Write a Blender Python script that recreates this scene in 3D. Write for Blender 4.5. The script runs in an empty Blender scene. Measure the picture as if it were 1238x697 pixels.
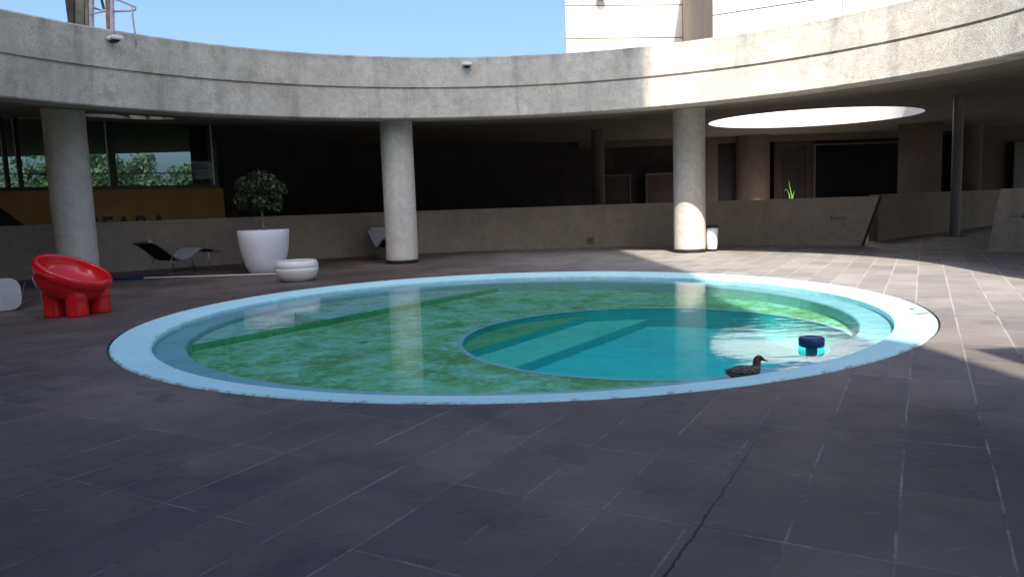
import bpy, bmesh, math, random
from mathutils import Vector, Matrix, noise
from mathutils.geometry import tessellate_polygon
random.seed(7)
PI = math.pi
S = bpy.context.scene
COL = S.collection
SUN_EL, SUN_DIR = math.radians(44), (-0.04, 1.0)       # elevation and horizontal travel of the light

# ------------------------------------------------------------------ camera
EYE = Vector((0, 0, 1.12))
FPX = 901.3
_pit, _rol = 0.1122, -0.0340
FW = Vector((0, math.cos(_pit), -math.sin(_pit)))
_r0 = Vector((1, 0, 0)); _u0 = _r0.cross(FW)
RT = math.cos(_rol) * _r0 + math.sin(_rol) * _u0
UP = RT.cross(FW)
cam = bpy.data.cameras.new('camera'); co = bpy.data.objects.new('camera', cam); COL.objects.link(co)
cam.sensor_width = 36; cam.lens = FPX / 1238 * 36; cam.clip_end = 3000; cam.clip_start = 0.05
m = Matrix.Identity(4)
for i in range(3):
    m[i][0] = RT[i]; m[i][1] = UP[i]; m[i][2] = -FW[i]; m[i][3] = EYE[i]
co.matrix_world = m
S.camera = co

def ray(x, y): return FW + (x - 619) / FPX * RT - (y - 348.5) / FPX * UP
def gnd(x, y, z=0.0):                        # where the photo's point lies on the level z (for laying things out)
    d = ray(x, y); return EYE + d * ((z - EYE.z) / d.z)
def atY(x, y, Y):
    d = ray(x, y); return EYE + d * (Y / d.y)

def on_ring(x, y, R, far=True):              # where the photo's point lies on an upright cylinder about the ring's centre
    d = ray(x, y); a = d.x ** 2 + d.y ** 2; b = -2 * d.y * 7.35; c = 7.35 ** 2 - R * R
    t = (-b + math.sqrt(b * b - 4 * a * c)) / (2 * a); return EYE + d * t

# ------------------------------------------------------------------ materials
def mat(name): 
    m = bpy.data.materials.new(name); m.use_nodes = True
    nt = m.node_tree; nt.nodes.clear()
    return m, nt, nt.nodes, nt.links
def N(nt, t, **k):
    n = nt.nodes.new(t)
    for a, v in k.items():
        if a.startswith('_'): n.inputs[a[1:].replace('_', ' ')].default_value = v
        else: setattr(n, a, v)
    return n
def ramp(nt, src, stops, interp='LINEAR'):
    r = nt.nodes.new('ShaderNodeValToRGB'); r.color_ramp.interpolation = interp
    els = r.color_ramp.elements
    while len(els) < len(stops): els.new(0.5)
    for e, (p, c) in zip(els, stops):
        e.position = p; e.color = c if len(c) == 4 else (*c, 1)
    nt.links.new(src, r.inputs[0]); return r.outputs[0]
def mix(nt, fac, a, b, mode='MIX'):
    n = nt.nodes.new('ShaderNodeMix'); n.data_type = 'RGBA'; n.blend_type = mode
    for s, v in ((n.inputs[0], fac), (n.inputs[6], a), (n.inputs[7], b)):
        if hasattr(v, 'is_linked'): nt.links.new(v, s)
        elif isinstance(v, (int, float)): s.default_value = v
        else: s.default_value = (*v, 1)
    return n.outputs[2]
def mth(nt, op, a, b=None, c=None):
    n = nt.nodes.new('ShaderNodeMath'); n.operation = op
    for s, v in zip(n.inputs, (a, b, c)):
        if v is None: continue
        if hasattr(v, 'is_linked'): nt.links.new(v, s)
        else: s.default_value = v
    return n.outputs[0]
def coords(nt, scale=(1, 1, 1), rot=(0, 0, 0), loc=(0, 0, 0), kind='Object'):
    t = nt.nodes.new('ShaderNodeTexCoord'); mp = nt.nodes.new('ShaderNodeMapping')
    mp.inputs['Scale'].default_value = scale; mp.inputs['Rotation'].default_value = rot; mp.inputs['Location'].default_value = loc
    nt.links.new(t.outputs[kind], mp.inputs[0]); return mp.outputs[0]
def noi(nt, vec, scale, detail=4, rough=0.55, dist=0):
    n = nt.nodes.new('ShaderNodeTexNoise'); n.inputs['Scale'].default_value = scale
    n.inputs['Detail'].default_value = detail; n.inputs['Roughness'].default_value = rough; n.inputs['Distortion'].default_value = dist
    nt.links.new(vec, n.inputs['Vector']); return n.outputs['Fac']
def bsdf(nt, color, rough=0.6, bump=None, bstr=0.3, bdist=0.01, spec=0.5, metal=0.0, coat=0.0, normal=None):
    b = nt.nodes.new('ShaderNodeBsdfPrincipled')
    for s, v in ((b.inputs['Base Color'], color), (b.inputs['Roughness'], rough)):
        if hasattr(v, 'is_linked'): nt.links.new(v, s)
        elif isinstance(v, (int, float)): s.default_value = v
        else: s.default_value = (*v, 1)
    b.inputs['Specular IOR Level'].default_value = spec; b.inputs['Metallic'].default_value = metal
    b.inputs['Coat Weight'].default_value = coat
    if bump is not None:
        bp = nt.nodes.new('ShaderNodeBump'); bp.inputs['Strength'].default_value = bstr; bp.inputs['Distance'].default_value = bdist
        nt.links.new(bump, bp.inputs['Height']); nt.links.new(bp.outputs[0], b.inputs['Normal'])
    o = nt.nodes.new('ShaderNodeOutputMaterial'); nt.links.new(b.outputs[0], o.inputs[0])
    return b
def simple(name, color, rough=0.5, metal=0, var=0.12, scale=6, spec=0.5, coat=0, bstr=0.05):
    m, nt, n, l = mat(name); v = coords(nt)
    f = noi(nt, v, scale, 5)
    c2 = tuple(max(0, c * (1 - var * 2)) for c in color); c1 = tuple(min(1, c * (1 + var)) for c in color)
    col = ramp(nt, f, [(0.3, c2), (0.7, c1)])
    fine = noi(nt, v, scale * 12, 3)
    r = mth(nt, 'MULTIPLY_ADD', fine, 0.16, rough - 0.08)
    bsdf(nt, col, r, fine, bstr, 0.004, spec, metal, coat); return m
def concrete(name, light, dark, pits=0.5, streak=0.4, bstr=0.5, scale=1.0, rough=0.9, grime=None, seams=()):
    m, nt, n, l = mat(name); v = coords(nt, (scale,) * 3); vs = coords(nt, (2.2 * scale, 2.2 * scale, 0.16 * scale))
    big = noi(nt, v, 1.1, 6, 0.62); mid = noi(nt, v, 7, 5, 0.65); fine = noi(nt, v, 60, 4, 0.7); st = noi(nt, vs, 1.6, 5, 0.6)
    c = ramp(nt, big, [(0.32, dark), (0.66, light)])
    c = mix(nt, mth(nt, 'MULTIPLY', ramp(nt, mid, [(0.4, (0, 0, 0)), (0.72, (1, 1, 1))]), 0.45), c, tuple(x * 0.62 for x in dark))
    c = mix(nt, mth(nt, 'MULTIPLY', ramp(nt, st, [(0.52, (0, 0, 0)), (0.75, (1, 1, 1))]), streak), c, tuple(x * 0.5 for x in dark))
    vo = nt.nodes.new('ShaderNodeTexVoronoi'); vo.inputs['Scale'].default_value = 26; l.new(v, vo.inputs['Vector'])
    pm = noi(nt, v, 5, 3)
    pit = mth(nt, 'MULTIPLY', mth(nt, 'LESS_THAN', vo.outputs['Distance'], 0.16), mth(nt, 'GREATER_THAN', pm, 0.53))
    c = mix(nt, mth(nt, 'MULTIPLY', pit, pits), c, tuple(x * 0.3 for x in dark))
    h = mth(nt, 'SUBTRACT', mth(nt, 'ADD', mth(nt, 'MULTIPLY', mid, 0.6), mth(nt, 'MULTIPLY', fine, 0.5)), mth(nt, 'MULTIPLY', pit, 0.6))
    if grime:
        sp = nt.nodes.new('ShaderNodeSeparateXYZ'); l.new(coords(nt), sp.inputs[0])
        top = nt.nodes.new('ShaderNodeMapRange'); l.new(mth(nt, 'MULTIPLY_ADD', st, 0.5, sp.outputs[2]), top.inputs[0])
        top.inputs['From Min'].default_value = grime[0]; top.inputs['From Max'].default_value = grime[1]
        c = mix(nt, mth(nt, 'MULTIPLY', top.outputs[0], 0.7), c, tuple(x * 0.38 for x in dark))
        blot = ramp(nt, noi(nt, v, 2.6, 7, 0.75, 0.5), [(0.52, (0, 0, 0)), (0.68, (1, 1, 1))])
        c = mix(nt, mth(nt, 'MULTIPLY', blot, 0.5), c, (dark[0] * .62, dark[1] * .56, dark[2] * .48))
        spk = ramp(nt, noi(nt, v, 38, 3, 0.8), [(0.36, (0.82, 0.81, 0.80)), (0.55, (1, 1, 1))])
        c = mix(nt, 1.0, c, spk, 'MULTIPLY')
    if seams:
        sp = nt.nodes.new('ShaderNodeSeparateXYZ'); l.new(coords(nt), sp.inputs[0])
        for z_ in seams:
            d_ = mth(nt, 'ABSOLUTE', mth(nt, 'SUBTRACT', mth(nt, 'MULTIPLY_ADD', mid, 0.012, sp.outputs[2]), z_))
            c = mix(nt, mth(nt, 'MULTIPLY', mth(nt, 'LESS_THAN', d_, 0.005), 0.22), c, tuple(x * 0.4 for x in dark))
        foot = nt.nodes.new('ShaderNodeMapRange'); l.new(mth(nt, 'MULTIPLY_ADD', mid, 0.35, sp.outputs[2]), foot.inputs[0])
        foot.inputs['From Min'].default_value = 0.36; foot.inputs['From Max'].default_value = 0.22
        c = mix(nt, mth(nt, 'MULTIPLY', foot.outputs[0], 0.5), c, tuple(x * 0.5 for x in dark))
    bsdf(nt, c, rough, h, bstr, 0.02, 0.25); return m

M = {}
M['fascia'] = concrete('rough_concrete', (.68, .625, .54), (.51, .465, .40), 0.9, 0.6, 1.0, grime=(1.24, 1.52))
M['column'] = concrete('column_concrete', (.62, .585, .53), (.50, .47, .425), 0.4, 0.25, 0.35, 1.2, seams=(1.0, 2.05))
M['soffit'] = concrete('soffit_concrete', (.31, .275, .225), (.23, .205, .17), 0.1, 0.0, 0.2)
M['wall'] = concrete('rendered_wall', (.34, .288, .232), (.28, .236, .19), 0.05, 0.3, 0.15)
M['endface'] = concrete('brown_wall_end', (.10, .07, .055), (.07, .05, .04), 0.05, 0.2, 0.1)
M['pillar'] = concrete('brown_pillar', (.185, .145, .118), (.13, .10, .08), 0.05, 0.15, 0.15)
M['tower'] = simple('cream_panel', (.74, .705, .64), 0.8, var=0.04, scale=0.7)
M['tower_shade'] = simple('shaded_cream_panel', (.30, .235, .18), 0.85, var=0.08, scale=0.7)  # cream tower panel darkened to brown, shade painted into the colour
M['joint'] = simple('panel_joint', (.22, .19, .16), 0.9)
M['darkwall'] = simple('dark_inner_wall', (.034, .028, .030), 0.75, var=0.2, scale=2)  # deep shade under the roof put into the wall colour
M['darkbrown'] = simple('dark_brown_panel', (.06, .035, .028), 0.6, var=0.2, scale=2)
M['tan'] = simple('tan_board', (.36, .205, .055), 0.6, var=0.12, scale=1.5)
M['navy'] = simple('navy_paint', (.012, .02, .05), 0.5)
M['black'] = simple('black_paint', (.012, .011, .012), 0.5)
M['frame'] = simple('dark_metal_frame', (.035, .037, .04), 0.35, metal=0.6)
M['alu'] = simple('aluminium_trim', (.45, .46, .48), 0.4, metal=0.8)
M['doorframe'] = simple('pale_door_frame', (.15, .128, .11), 0.6)
M['post'] = simple('grey_painted_steel', (.17, .18, .205), 0.4, var=0.08)
M['white'] = simple('white_plastic', (.74, .74, .76), 0.35, var=0.03, scale=3)
M['planter'] = simple('white_planter_shell', (.70, .70, .74), 0.45, var=0.06, scale=2.5)
M['bowl'] = simple('cream_glazed_bowl', (.76, .74, .69), 0.3, var=0.05, scale=2.5)
M['soil'] = simple('potting_soil', (.05, .035, .025), 0.95, var=0.4, scale=30, bstr=0.6)
M['red'] = simple('red_moulded_plastic', (.62, .008, .012), 0.2, var=0.04, scale=2, coat=0.25, bstr=0.01)
M['mesh_light'] = simple('grey_sling_fabric', (.50, .50, .50), 0.75, var=0.06, scale=14, bstr=0.2)
M['mesh_dark'] = simple('dark_sling_back', (.03, .03, .033), 0.8, var=0.1, scale=14)
M['steel'] = simple('steel_tube', (.45, .45, .46), 0.35, metal=0.9)
M['poleblue'] = simple('blue_grip', (.012, .035, .16), 0.4)
M['bluecap'] = simple('navy_plastic', (.012, .035, .16), 0.4, var=0.15)
M['teal'] = simple('turquoise_plastic', (.05, .36, .36), 0.4)
M['bark'] = simple('pale_bark', (.22, .17, .13), 0.9, scale=20, bstr=0.4)
M['bark_dark'] = simple('dark_bark', (.09, .07, .05), 0.9, scale=8, bstr=0.4)
M['rust'] = simple('rusty_steel', (.30, .15, .075), 0.8, var=0.3, scale=7, bstr=0.3)
M['mossy'] = simple('weathered_timber', (.17, .16, .125), 0.9, var=0.25, scale=5, bstr=0.4)
M['darktimber'] = simple('dark_timber', (.05, .042, .036), 0.9, var=0.25, scale=5, bstr=0.4)
M['lilac'] = simple('chalky_grey_paint', (.46, .42, .45), 0.5, var=0.15, scale=9)
M['brick'] = simple('brown_cover_plate', (.24, .13, .09), 0.8)

def leafmat(name, a, b, c, rough=0.45):
    m, nt, n, l = mat(name)
    g = nt.nodes.new('ShaderNodeNewGeometry')
    col = ramp(nt, g.outputs['Random Per Island'], [(0.0, a), (0.55, b), (1.0, c)])
    d = nt.nodes.new('ShaderNodeBsdfPrincipled'); l.new(col, d.inputs['Base Color']); d.inputs['Roughness'].default_value = rough
    t = nt.nodes.new('ShaderNodeBsdfTranslucent'); l.new(col, t.inputs[0])
    x = nt.nodes.new('ShaderNodeMixShader'); x.inputs[0].default_value = 0.25
    l.new(d.outputs[0], x.inputs[1]); l.new(t.outputs[0], x.inputs[2])
    o = nt.nodes.new('ShaderNodeOutputMaterial'); l.new(x.outputs[0], o.inputs[0]); return m
M['ficus'] = leafmat('ficus_leaves', (.02, .036, .014), (.034, .058, .022), (.07, .098, .045), 0.3)
M['tree'] = leafmat('tree_leaves', (.035, .065, .022), (.07, .115, .035), (.12, .17, .06))
M['treeb'] = leafmat('olive_tree_leaves', (.045, .07, .032), (.09, .115, .055), (.15, .18, .09))
M['blade'] = leafmat('strap_leaves', (.12, .25, .04), (.22, .38, .08), (.3, .45, .12))

def deck_mat():
    m, nt, n, l = mat('painted_paving')
    v = coords(nt); a = math.radians(61)
    sp = nt.nodes.new('ShaderNodeSeparateXYZ'); l.new(v, sp.inputs[0])
    x, y = sp.outputs[0], sp.outputs[1]
    wob = noi(nt, v, 1.3, 3); wb = mth(nt, 'MULTIPLY_ADD', wob, 0.02, -0.01)
    q = mth(nt, 'ADD', mth(nt, 'SUBTRACT', mth(nt, 'MULTIPLY', x, math.sin(a)), mth(nt, 'MULTIPLY', y, math.cos(a))), wb)
    u = mth(nt, 'ADD', mth(nt, 'ADD', mth(nt, 'MULTIPLY', x, math.cos(a)), mth(nt, 'MULTIPLY', y, math.sin(a))), wb)
    def line(c, period, off):
        s = mth(nt, 'DIVIDE', mth(nt, 'ADD', c, off), period)
        cell = mth(nt, 'FLOOR', mth(nt, 'ADD', s, 0.5))
        return mth(nt, 'MULTIPLY', mth(nt, 'ABSOLUTE', mth(nt, 'SUBTRACT', s, cell)), period), cell
    dq, cq = line(q, 0.318, 0.02 + 0.032)
    du, cu = line(u, 0.64, 0.12)
    def comb(*s):
        c = nt.nodes.new('ShaderNodeCombineXYZ')
        for k, o in enumerate(s):
            if hasattr(o, 'is_linked'): l.new(o, c.inputs[k])
            else: c.inputs[k].default_value = o
        return c.outputs[0]
    # how worn every stretch of joint is
    wq = noi(nt, comb(mth(nt, 'MULTIPLY', cq, 3.7), mth(nt, 'MULTIPLY', u, 1.5), 0.0), 1.0, 6, 0.78)
    wu = noi(nt, comb(mth(nt, 'MULTIPLY', q, 1.9), mth(nt, 'MULTIPLY', cu, 5.3), 4.0), 1.0, 6, 0.78)
    edge = noi(nt, v, 45, 3, 0.7)
    wid0 = mth(nt, 'MULTIPLY_ADD', edge, 0.016, -0.001)
    WID = []
    def mk(d, w, lo, hi):
        wid = WID[0]
        inl = nt.nodes.new('ShaderNodeMapRange'); inl.inputs['From Min'].default_value = 0.0; inl.inputs['From Max'].default_value = 1.0
        r = mth(nt, 'DIVIDE', d, wid); l.new(r, inl.inputs[0]); inl.inputs['To Min'].default_value = 1; inl.inputs['To Max'].default_value = 0
        vis = nt.nodes.new('ShaderNodeMapRange'); l.new(w, vis.inputs[0])
        vis.inputs['From Min'].default_value = lo; vis.inputs['From Max'].default_value = hi
        return mth(nt, 'MULTIPLY', inl.outputs[0], vis.outputs[0]), inl.outputs[0]
    # mask over the sunlit eastern side: paler paving, wider and clearer joints
    sunlit_east = nt.nodes.new('ShaderNodeMapRange'); l.new(mth(nt, 'MULTIPLY_ADD', y, 0.35, x), sunlit_east.inputs[0])
    sunlit_east.inputs['From Min'].default_value = 3.2; sunlit_east.inputs['From Max'].default_value = 7.2
    sunlit_east.inputs['To Min'].default_value = 0.0; sunlit_east.inputs['To Max'].default_value = 1.0
    WID.append(mth(nt, 'MULTIPLY_ADD', sunlit_east.outputs[0], 0.006, wid0))
    wq2 = mth(nt, 'MULTIPLY_ADD', sunlit_east.outputs[0], 0.13, wq); wu2 = mth(nt, 'MULTIPLY_ADD', sunlit_east.outputs[0], 0.17, wu)
    lq, rawq = mk(dq, wq2, 0.45, 0.60); lu, rawu = mk(du, wu2, 0.48, 0.64)
    lm = mth(nt, 'MAXIMUM', lq, lu); raw = mth(nt, 'MAXIMUM', rawq, mth(nt, 'MULTIPLY', rawu, 0.8))
    big = noi(nt, v, 0.55, 5, 0.6); mid = noi(nt, v, 4, 6, 0.65); fine = noi(nt, v, 50, 4, 0.7)
    c = ramp(nt, big, [(0.36, (.070, .050, .042)), (0.52, (.118, .085, .069)), (0.66, (.172, .132, .110))])
    c = mix(nt, mth(nt, 'MULTIPLY', ramp(nt, mid, [(0.45, (0, 0, 0)), (0.75, (1, 1, 1))]), 0.55), c, (.12, .105, .102))
    scr = noi(nt, coords(nt, (1.2, 14, 1), (0, 0, math.radians(12))), 2.2, 5, 0.7)
    c = mix(nt, mth(nt, 'MULTIPLY', ramp(nt, scr, [(0.58, (0, 0, 0)), (0.75, (1, 1, 1))]), mth(nt, 'MULTIPLY_ADD', sunlit_east.outputs[0], 0.35, 0.15)), c, (.19, .175, .17))
    # sunlight painted in: paler paving over the sunlit side
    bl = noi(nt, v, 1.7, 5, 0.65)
    c = mix(nt, mth(nt, 'MULTIPLY', sunlit_east.outputs[0], mth(nt, 'MULTIPLY_ADD', bl, 0.7, 0.25)), c, (.40, .385, .37))
    # every slab its own tone
    cn = nt.nodes.new('ShaderNodeTexWhiteNoise'); cn.noise_dimensions = '2D'
    l.new(comb(mth(nt, 'FLOOR', mth(nt, 'DIVIDE', mth(nt, 'ADD', q, 0.052), 0.318)), mth(nt, 'FLOOR', mth(nt, 'DIVIDE', mth(nt, 'ADD', u, 0.12), 0.64)), 0.0), cn.inputs['Vector'])
    c = mix(nt, 1.0, c, ramp(nt, cn.outputs['Value'], [(0, (.84, .84, .85)), (1, (1.14, 1.12, 1.1))]), 'MULTIPLY')
    # dark open joints here and there, chalky worn joints elsewhere, pale chips
    dk = ramp(nt, noi(nt, comb(mth(nt, 'MULTIPLY', cq, 9.1), mth(nt, 'MULTIPLY', u, 0.8), 7.0), 1.0, 3), [(0.42, (0, 0, 0)), (0.6, (1, 1, 1))])
    c = mix(nt, mth(nt, 'MULTIPLY', raw, mth(nt, 'MULTIPLY', dk, 0.75)), c, (.018, .017, .018))
    c = mix(nt, mth(nt, 'MULTIPLY', raw, 0.22), c, (.16, .135, .125))
    c = mix(nt, mth(nt, 'MULTIPLY', lm, 0.8), c, mix(nt, sunlit_east.outputs[0], (.36, .32, .30), (.52, .50, .48)))
    # one long open crack along a joint
    dcr = mth(nt, 'ABSOLUTE', mth(nt, 'ADD', mth(nt, 'ADD', q, 0.652), mth(nt, 'MULTIPLY_ADD', noi(nt, v, 9, 3), 0.03, -0.015)))
    ucr = nt.nodes.new('ShaderNodeMapRange'); l.new(mth(nt, 'MULTIPLY_ADD', noi(nt, v, 5, 4, .7), 2.2, u), ucr.inputs[0])
    for k_, v_ in zip(('From Min', 'From Max', 'To Min', 'To Max'), (3.7, 4.9, 1.0, 0.0)): ucr.inputs[k_].default_value = v_
    crk = mth(nt, 'MULTIPLY', mth(nt, 'LESS_THAN', dcr, mth(nt, 'MULTIPLY_ADD', edge, 0.012, -0.001)), ucr.outputs[0])
    c = mix(nt, crk, c, (.008, .007, .008))
    chip = mth(nt, 'MULTIPLY', ramp(nt, noi(nt, v, 11, 7, 0.78), [(0.645, (0, 0, 0)), (0.70, (1, 1, 1))]), 0.75)
    c = mix(nt, chip, c, (.34, .31, .29))
    brn = ramp(nt, noi(nt, coords(nt, (1, 1, 1), (0, 0, 0), (9, 4, 0)), 0.9, 7, 0.75, 0.6), [(0.54, (0, 0, 0)), (0.70, (1, 1, 1))])
    c = mix(nt, mth(nt, 'MULTIPLY', brn, 0.5), c, (.155, .115, .092))
    # scuffs, spilt paint and stains
    sc2 = noi(nt, coords(nt, (1.6, 9, 1), (0, 0, math.radians(-33))), 3.1, 6, 0.78, 0.4)
    c = mix(nt, mth(nt, 'MULTIPLY', ramp(nt, sc2, [(0.58, (0, 0, 0)), (0.72, (1, 1, 1))]), 0.42), c, (.25, .22, .205))
    stn = noi(nt, coords(nt, (1, 1, 1), (0, 0, 0), (5, 2, 0)), 1.9, 7, 0.72, 0.3)
    c = mix(nt, mth(nt, 'MULTIPLY', ramp(nt, stn, [(0.53, (0, 0, 0)), (0.66, (1, 1, 1))]), mth(nt, 'MULTIPLY_ADD', sunlit_east.outputs[0], -0.5, 0.6)), c, (.036, .029, .028))
    h = mth(nt, 'SUBTRACT', mth(nt, 'ADD', mth(nt, 'MULTIPLY', mid, 0.5), mth(nt, 'MULTIPLY', fine, 0.25)), mth(nt, 'MULTIPLY', mth(nt, 'MAXIMUM', raw, mth(nt, 'MULTIPLY', crk, 2.0)), 0.35))
    r = mth(nt, 'MULTIPLY_ADD', mid, 0.25, 0.5)
    bsdf(nt, c, r, h, 0.35, 0.012, 0.35); return m
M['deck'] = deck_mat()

def coping_mat():
    m, nt, n, l = mat('pale_blue_pool_paint'); v = coords(nt)
    a = noi(nt, v, 1.6, 5); b = noi(nt, v, 14, 6, 0.7)
    c = ramp(nt, a, [(0.3, (.46, .80, .84)), (0.7, (.54, .87, .88))])
    st = noi(nt, v, 3.2, 6, 0.7)
    c = mix(nt, mth(nt, 'MULTIPLY', ramp(nt, st, [(0.55, (0, 0, 0)), (0.75, (1, 1, 1))]), 0.35), c, (.36, .42, .43))
    c = mix(nt, mth(nt, 'MULTIPLY', ramp(nt, b, [(0.62, (0, 0, 0)), (0.69, (1, 1, 1))]), 0.65), c, (.24, .27, .27))
    sp = nt.nodes.new('ShaderNodeSeparateXYZ'); l.new(v, sp.inputs[0])
    r = mth(nt, 'SQRT', mth(nt, 'ADD', mth(nt, 'MULTIPLY', sp.outputs[0], sp.outputs[0]), mth(nt, 'MULTIPLY', sp.outputs[1], sp.outputs[1])))
    rag = noi(nt, v, 6.5, 7, 0.75)
    out = nt.nodes.new('ShaderNodeMapRange'); l.new(mth(nt, 'MULTIPLY_ADD', rag, 0.34, r), out.inputs[0])
    out.inputs['From Min'].default_value = 4.168; out.inputs['From Max'].default_value = 4.195
    c = mix(nt, mth(nt, 'MULTIPLY', out.outputs[0], 0.75), c, (.30, .30, .285))
    inn = nt.nodes.new('ShaderNodeMapRange'); l.new(mth(nt, 'MULTIPLY_ADD', rag, 0.12, r), inn.inputs[0])
    inn.inputs['From Min'].default_value = 3.765; inn.inputs['From Max'].default_value = 3.735
    c = mix(nt, mth(nt, 'MULTIPLY', inn.outputs[0], 0.45), c, (.20, .36, .36))
    bsdf(nt, c, 0.5, b, 0.2, 0.01, 0.4); return m
M['coping'] = coping_mat()
def algae_mat(name, clean, green, dark, cover=0.5, scale=1.0):
    m, nt, n, l = mat(name); v = coords(nt, (scale,) * 3)
    a = noi(nt, v, 2.2, 7, 0.68, 0.4); b = noi(nt, v, 7.5, 6, 0.7, 0.6); d = noi(nt, v, 1.1, 6, 0.7)
    s = mth(nt, 'MULTIPLY_ADD', b, 0.5, mth(nt, 'MULTIPLY', a, 0.5))
    c = mix(nt, ramp(nt, s, [(cover - 0.1, (0, 0, 0)), (cover + 0.07, (1, 1, 1))]), clean, green)
    c = mix(nt, mth(nt, 'MULTIPLY', ramp(nt, mth(nt, 'MULTIPLY_ADD', d, 0.6, mth(nt, 'MULTIPLY', b, 0.4)), [(0.48, (0, 0, 0)), (0.62, (1, 1, 1))]), 0.75), c, dark)
    bsdf(nt, c, 0.8, b, 0.2, 0.01, 0.2); return m
M['floor_algae'] = algae_mat('algae_pool_floor', (.36, .84, .74), (.21, .60, .25), (.14, .28, .09), 0.49, 1.45)
M['bench_algae'] = algae_mat('bench_paint', (.42, .78, .76), (.30, .55, .30), (.22, .28, .11), 0.56, 1.5)
M['ledge'] = algae_mat('ledge_paint', (.36, .68, .76), (.34, .64, .70), (.27, .54, .54), 0.55, 1.0)
M['riser'] = algae_mat('riser_paint', (.16, .66, .36), (.15, .60, .28), (.13, .42, .18), 0.5, 2.0)
M['step_green'] = algae_mat('step_algae', (.13, .55, .38), (.12, .50, .22), (.08, .32, .15), 0.48, 1.5)
M['step_teal'] = algae_mat('step_teal', (.11, .78, .66), (.11, .74, .58), (.1, .56, .46), 0.5, 1.0)
M['deep'] = algae_mat('deep_teal_floor', (.05, .76, .72), (.045, .70, .67), (.045, .56, .55), 0.5, 0.7)
M['deepriser'] = algae_mat('deep_teal_wall', (.04, .56, .60), (.04, .54, .55), (.04, .46, .46), 0.5, 1.0)

def water_mat():
    m, nt, n, l = mat('pool_water')
    v = coords(nt, (1.0, 1.0, 1.0)); 
    w1 = noi(nt, coords(nt, (1.0, 2.0, 1)), 3.0, 3, 0.5); w2 = noi(nt, coords(nt, (0.8, 2.2, 1), (0, 0, .2)), 9, 2, 0.5)
    calm = ramp(nt, noi(nt, v, 0.5, 2), [(0.35, (.35, .35, .35)), (0.65, (1, 1, 1))])
    h = mth(nt, 'MULTIPLY', mth(nt, 'MULTIPLY_ADD', w2, 0.25, w1), calm)
    bp = nt.nodes.new('ShaderNodeBump'); bp.inputs['Strength'].default_value = 0.16; bp.inputs['Distance'].default_value = 0.02
    l.new(h, bp.inputs['Height'])
    g = nt.nodes.new('ShaderNodeBsdfGlossy'); g.inputs['Roughness'].default_value = 0.0; l.new(bp.outputs[0], g.inputs['Normal'])
    t = nt.nodes.new('ShaderNodeBsdfTransparent'); t.inputs[0].default_value = (.93, .99, .98, 1)
    f = nt.nodes.new('ShaderNodeFresnel'); f.inputs[0].default_value = 1.33; l.new(bp.outputs[0], f.inputs['Normal'])
    x = nt.nodes.new('ShaderNodeMixShader'); l.new(f.outputs[0], x.inputs[0]); l.new(t.outputs[0], x.inputs[1]); l.new(g.outputs[0], x.inputs[2])
    o = nt.nodes.new('ShaderNodeOutputMaterial'); l.new(x.outputs[0], o.inputs[0]); return m
M['water'] = water_mat()
def glass_mat():
    m, nt, n, l = mat('window_glass')
    g = nt.nodes.new('ShaderNodeBsdfGlossy'); g.inputs['Roughness'].default_value = 0.02
    t = nt.nodes.new('ShaderNodeBsdfTransparent'); t.inputs[0].default_value = (.56, .66, .66, 1)
    f = nt.nodes.new('ShaderNodeFresnel'); f.inputs[0].default_value = 1.5
    x = nt.nodes.new('ShaderNodeMixShader'); l.new(f.outputs[0], x.inputs[0]); l.new(t.outputs[0], x.inputs[1]); l.new(g.outputs[0], x.inputs[2])
    o = nt.nodes.new('ShaderNodeOutputMaterial'); l.new(x.outputs[0], o.inputs[0]); return m
M['glass'] = glass_mat()
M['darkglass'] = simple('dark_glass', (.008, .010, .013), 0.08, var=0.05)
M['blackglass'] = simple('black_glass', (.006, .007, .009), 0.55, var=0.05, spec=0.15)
M['greenglass'] = simple('greenish_glass', (.035, .055, .04), 0.5, var=0.1)
def ground_mat():
    m, nt, n, l = mat('dry_grass_ground'); v = coords(nt)
    c = ramp(nt, noi(nt, v, 0.3, 6), [(0.3, (.09, .10, .045)), (0.7, (.17, .15, .09))])
    bsdf(nt, c, 0.95, noi(nt, v, 20, 4), 0.4, 0.03, 0.1); return m
M['ground'] = ground_mat()
def duck_mat():
    m, nt, n, l = mat('dark_brown_feathers'); v = coords(nt)
    vo = nt.nodes.new('ShaderNodeTexVoronoi'); vo.inputs['Scale'].default_value = 55; l.new(coords(nt, (0.6, 1, 1)), vo.inputs['Vector'])
    c = ramp(nt, vo.outputs['Distance'], [(0.1, (.03, .024, .022)), (0.4, (.065, .052, .047)), (0.65, (.13, .105, .092))])
    sp = nt.nodes.new('ShaderNodeSeparateXYZ'); l.new(v, sp.inputs[0])
    hd = ramp(nt, sp.outputs[2], [(0.078, (0, 0, 0)), (0.09, (1, 1, 1))])
    c = mix(nt, mth(nt, 'MULTIPLY', hd, 0.7), c, (.035, .03, .02))
    bsdf(nt, c, 0.7, vo.outputs['Distance'], 0.3, 0.004, 0.3); return m
M['duck'] = duck_mat()
M['bill'] = simple('duck_bill', (.03, .03, .03), 0.4)

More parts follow.
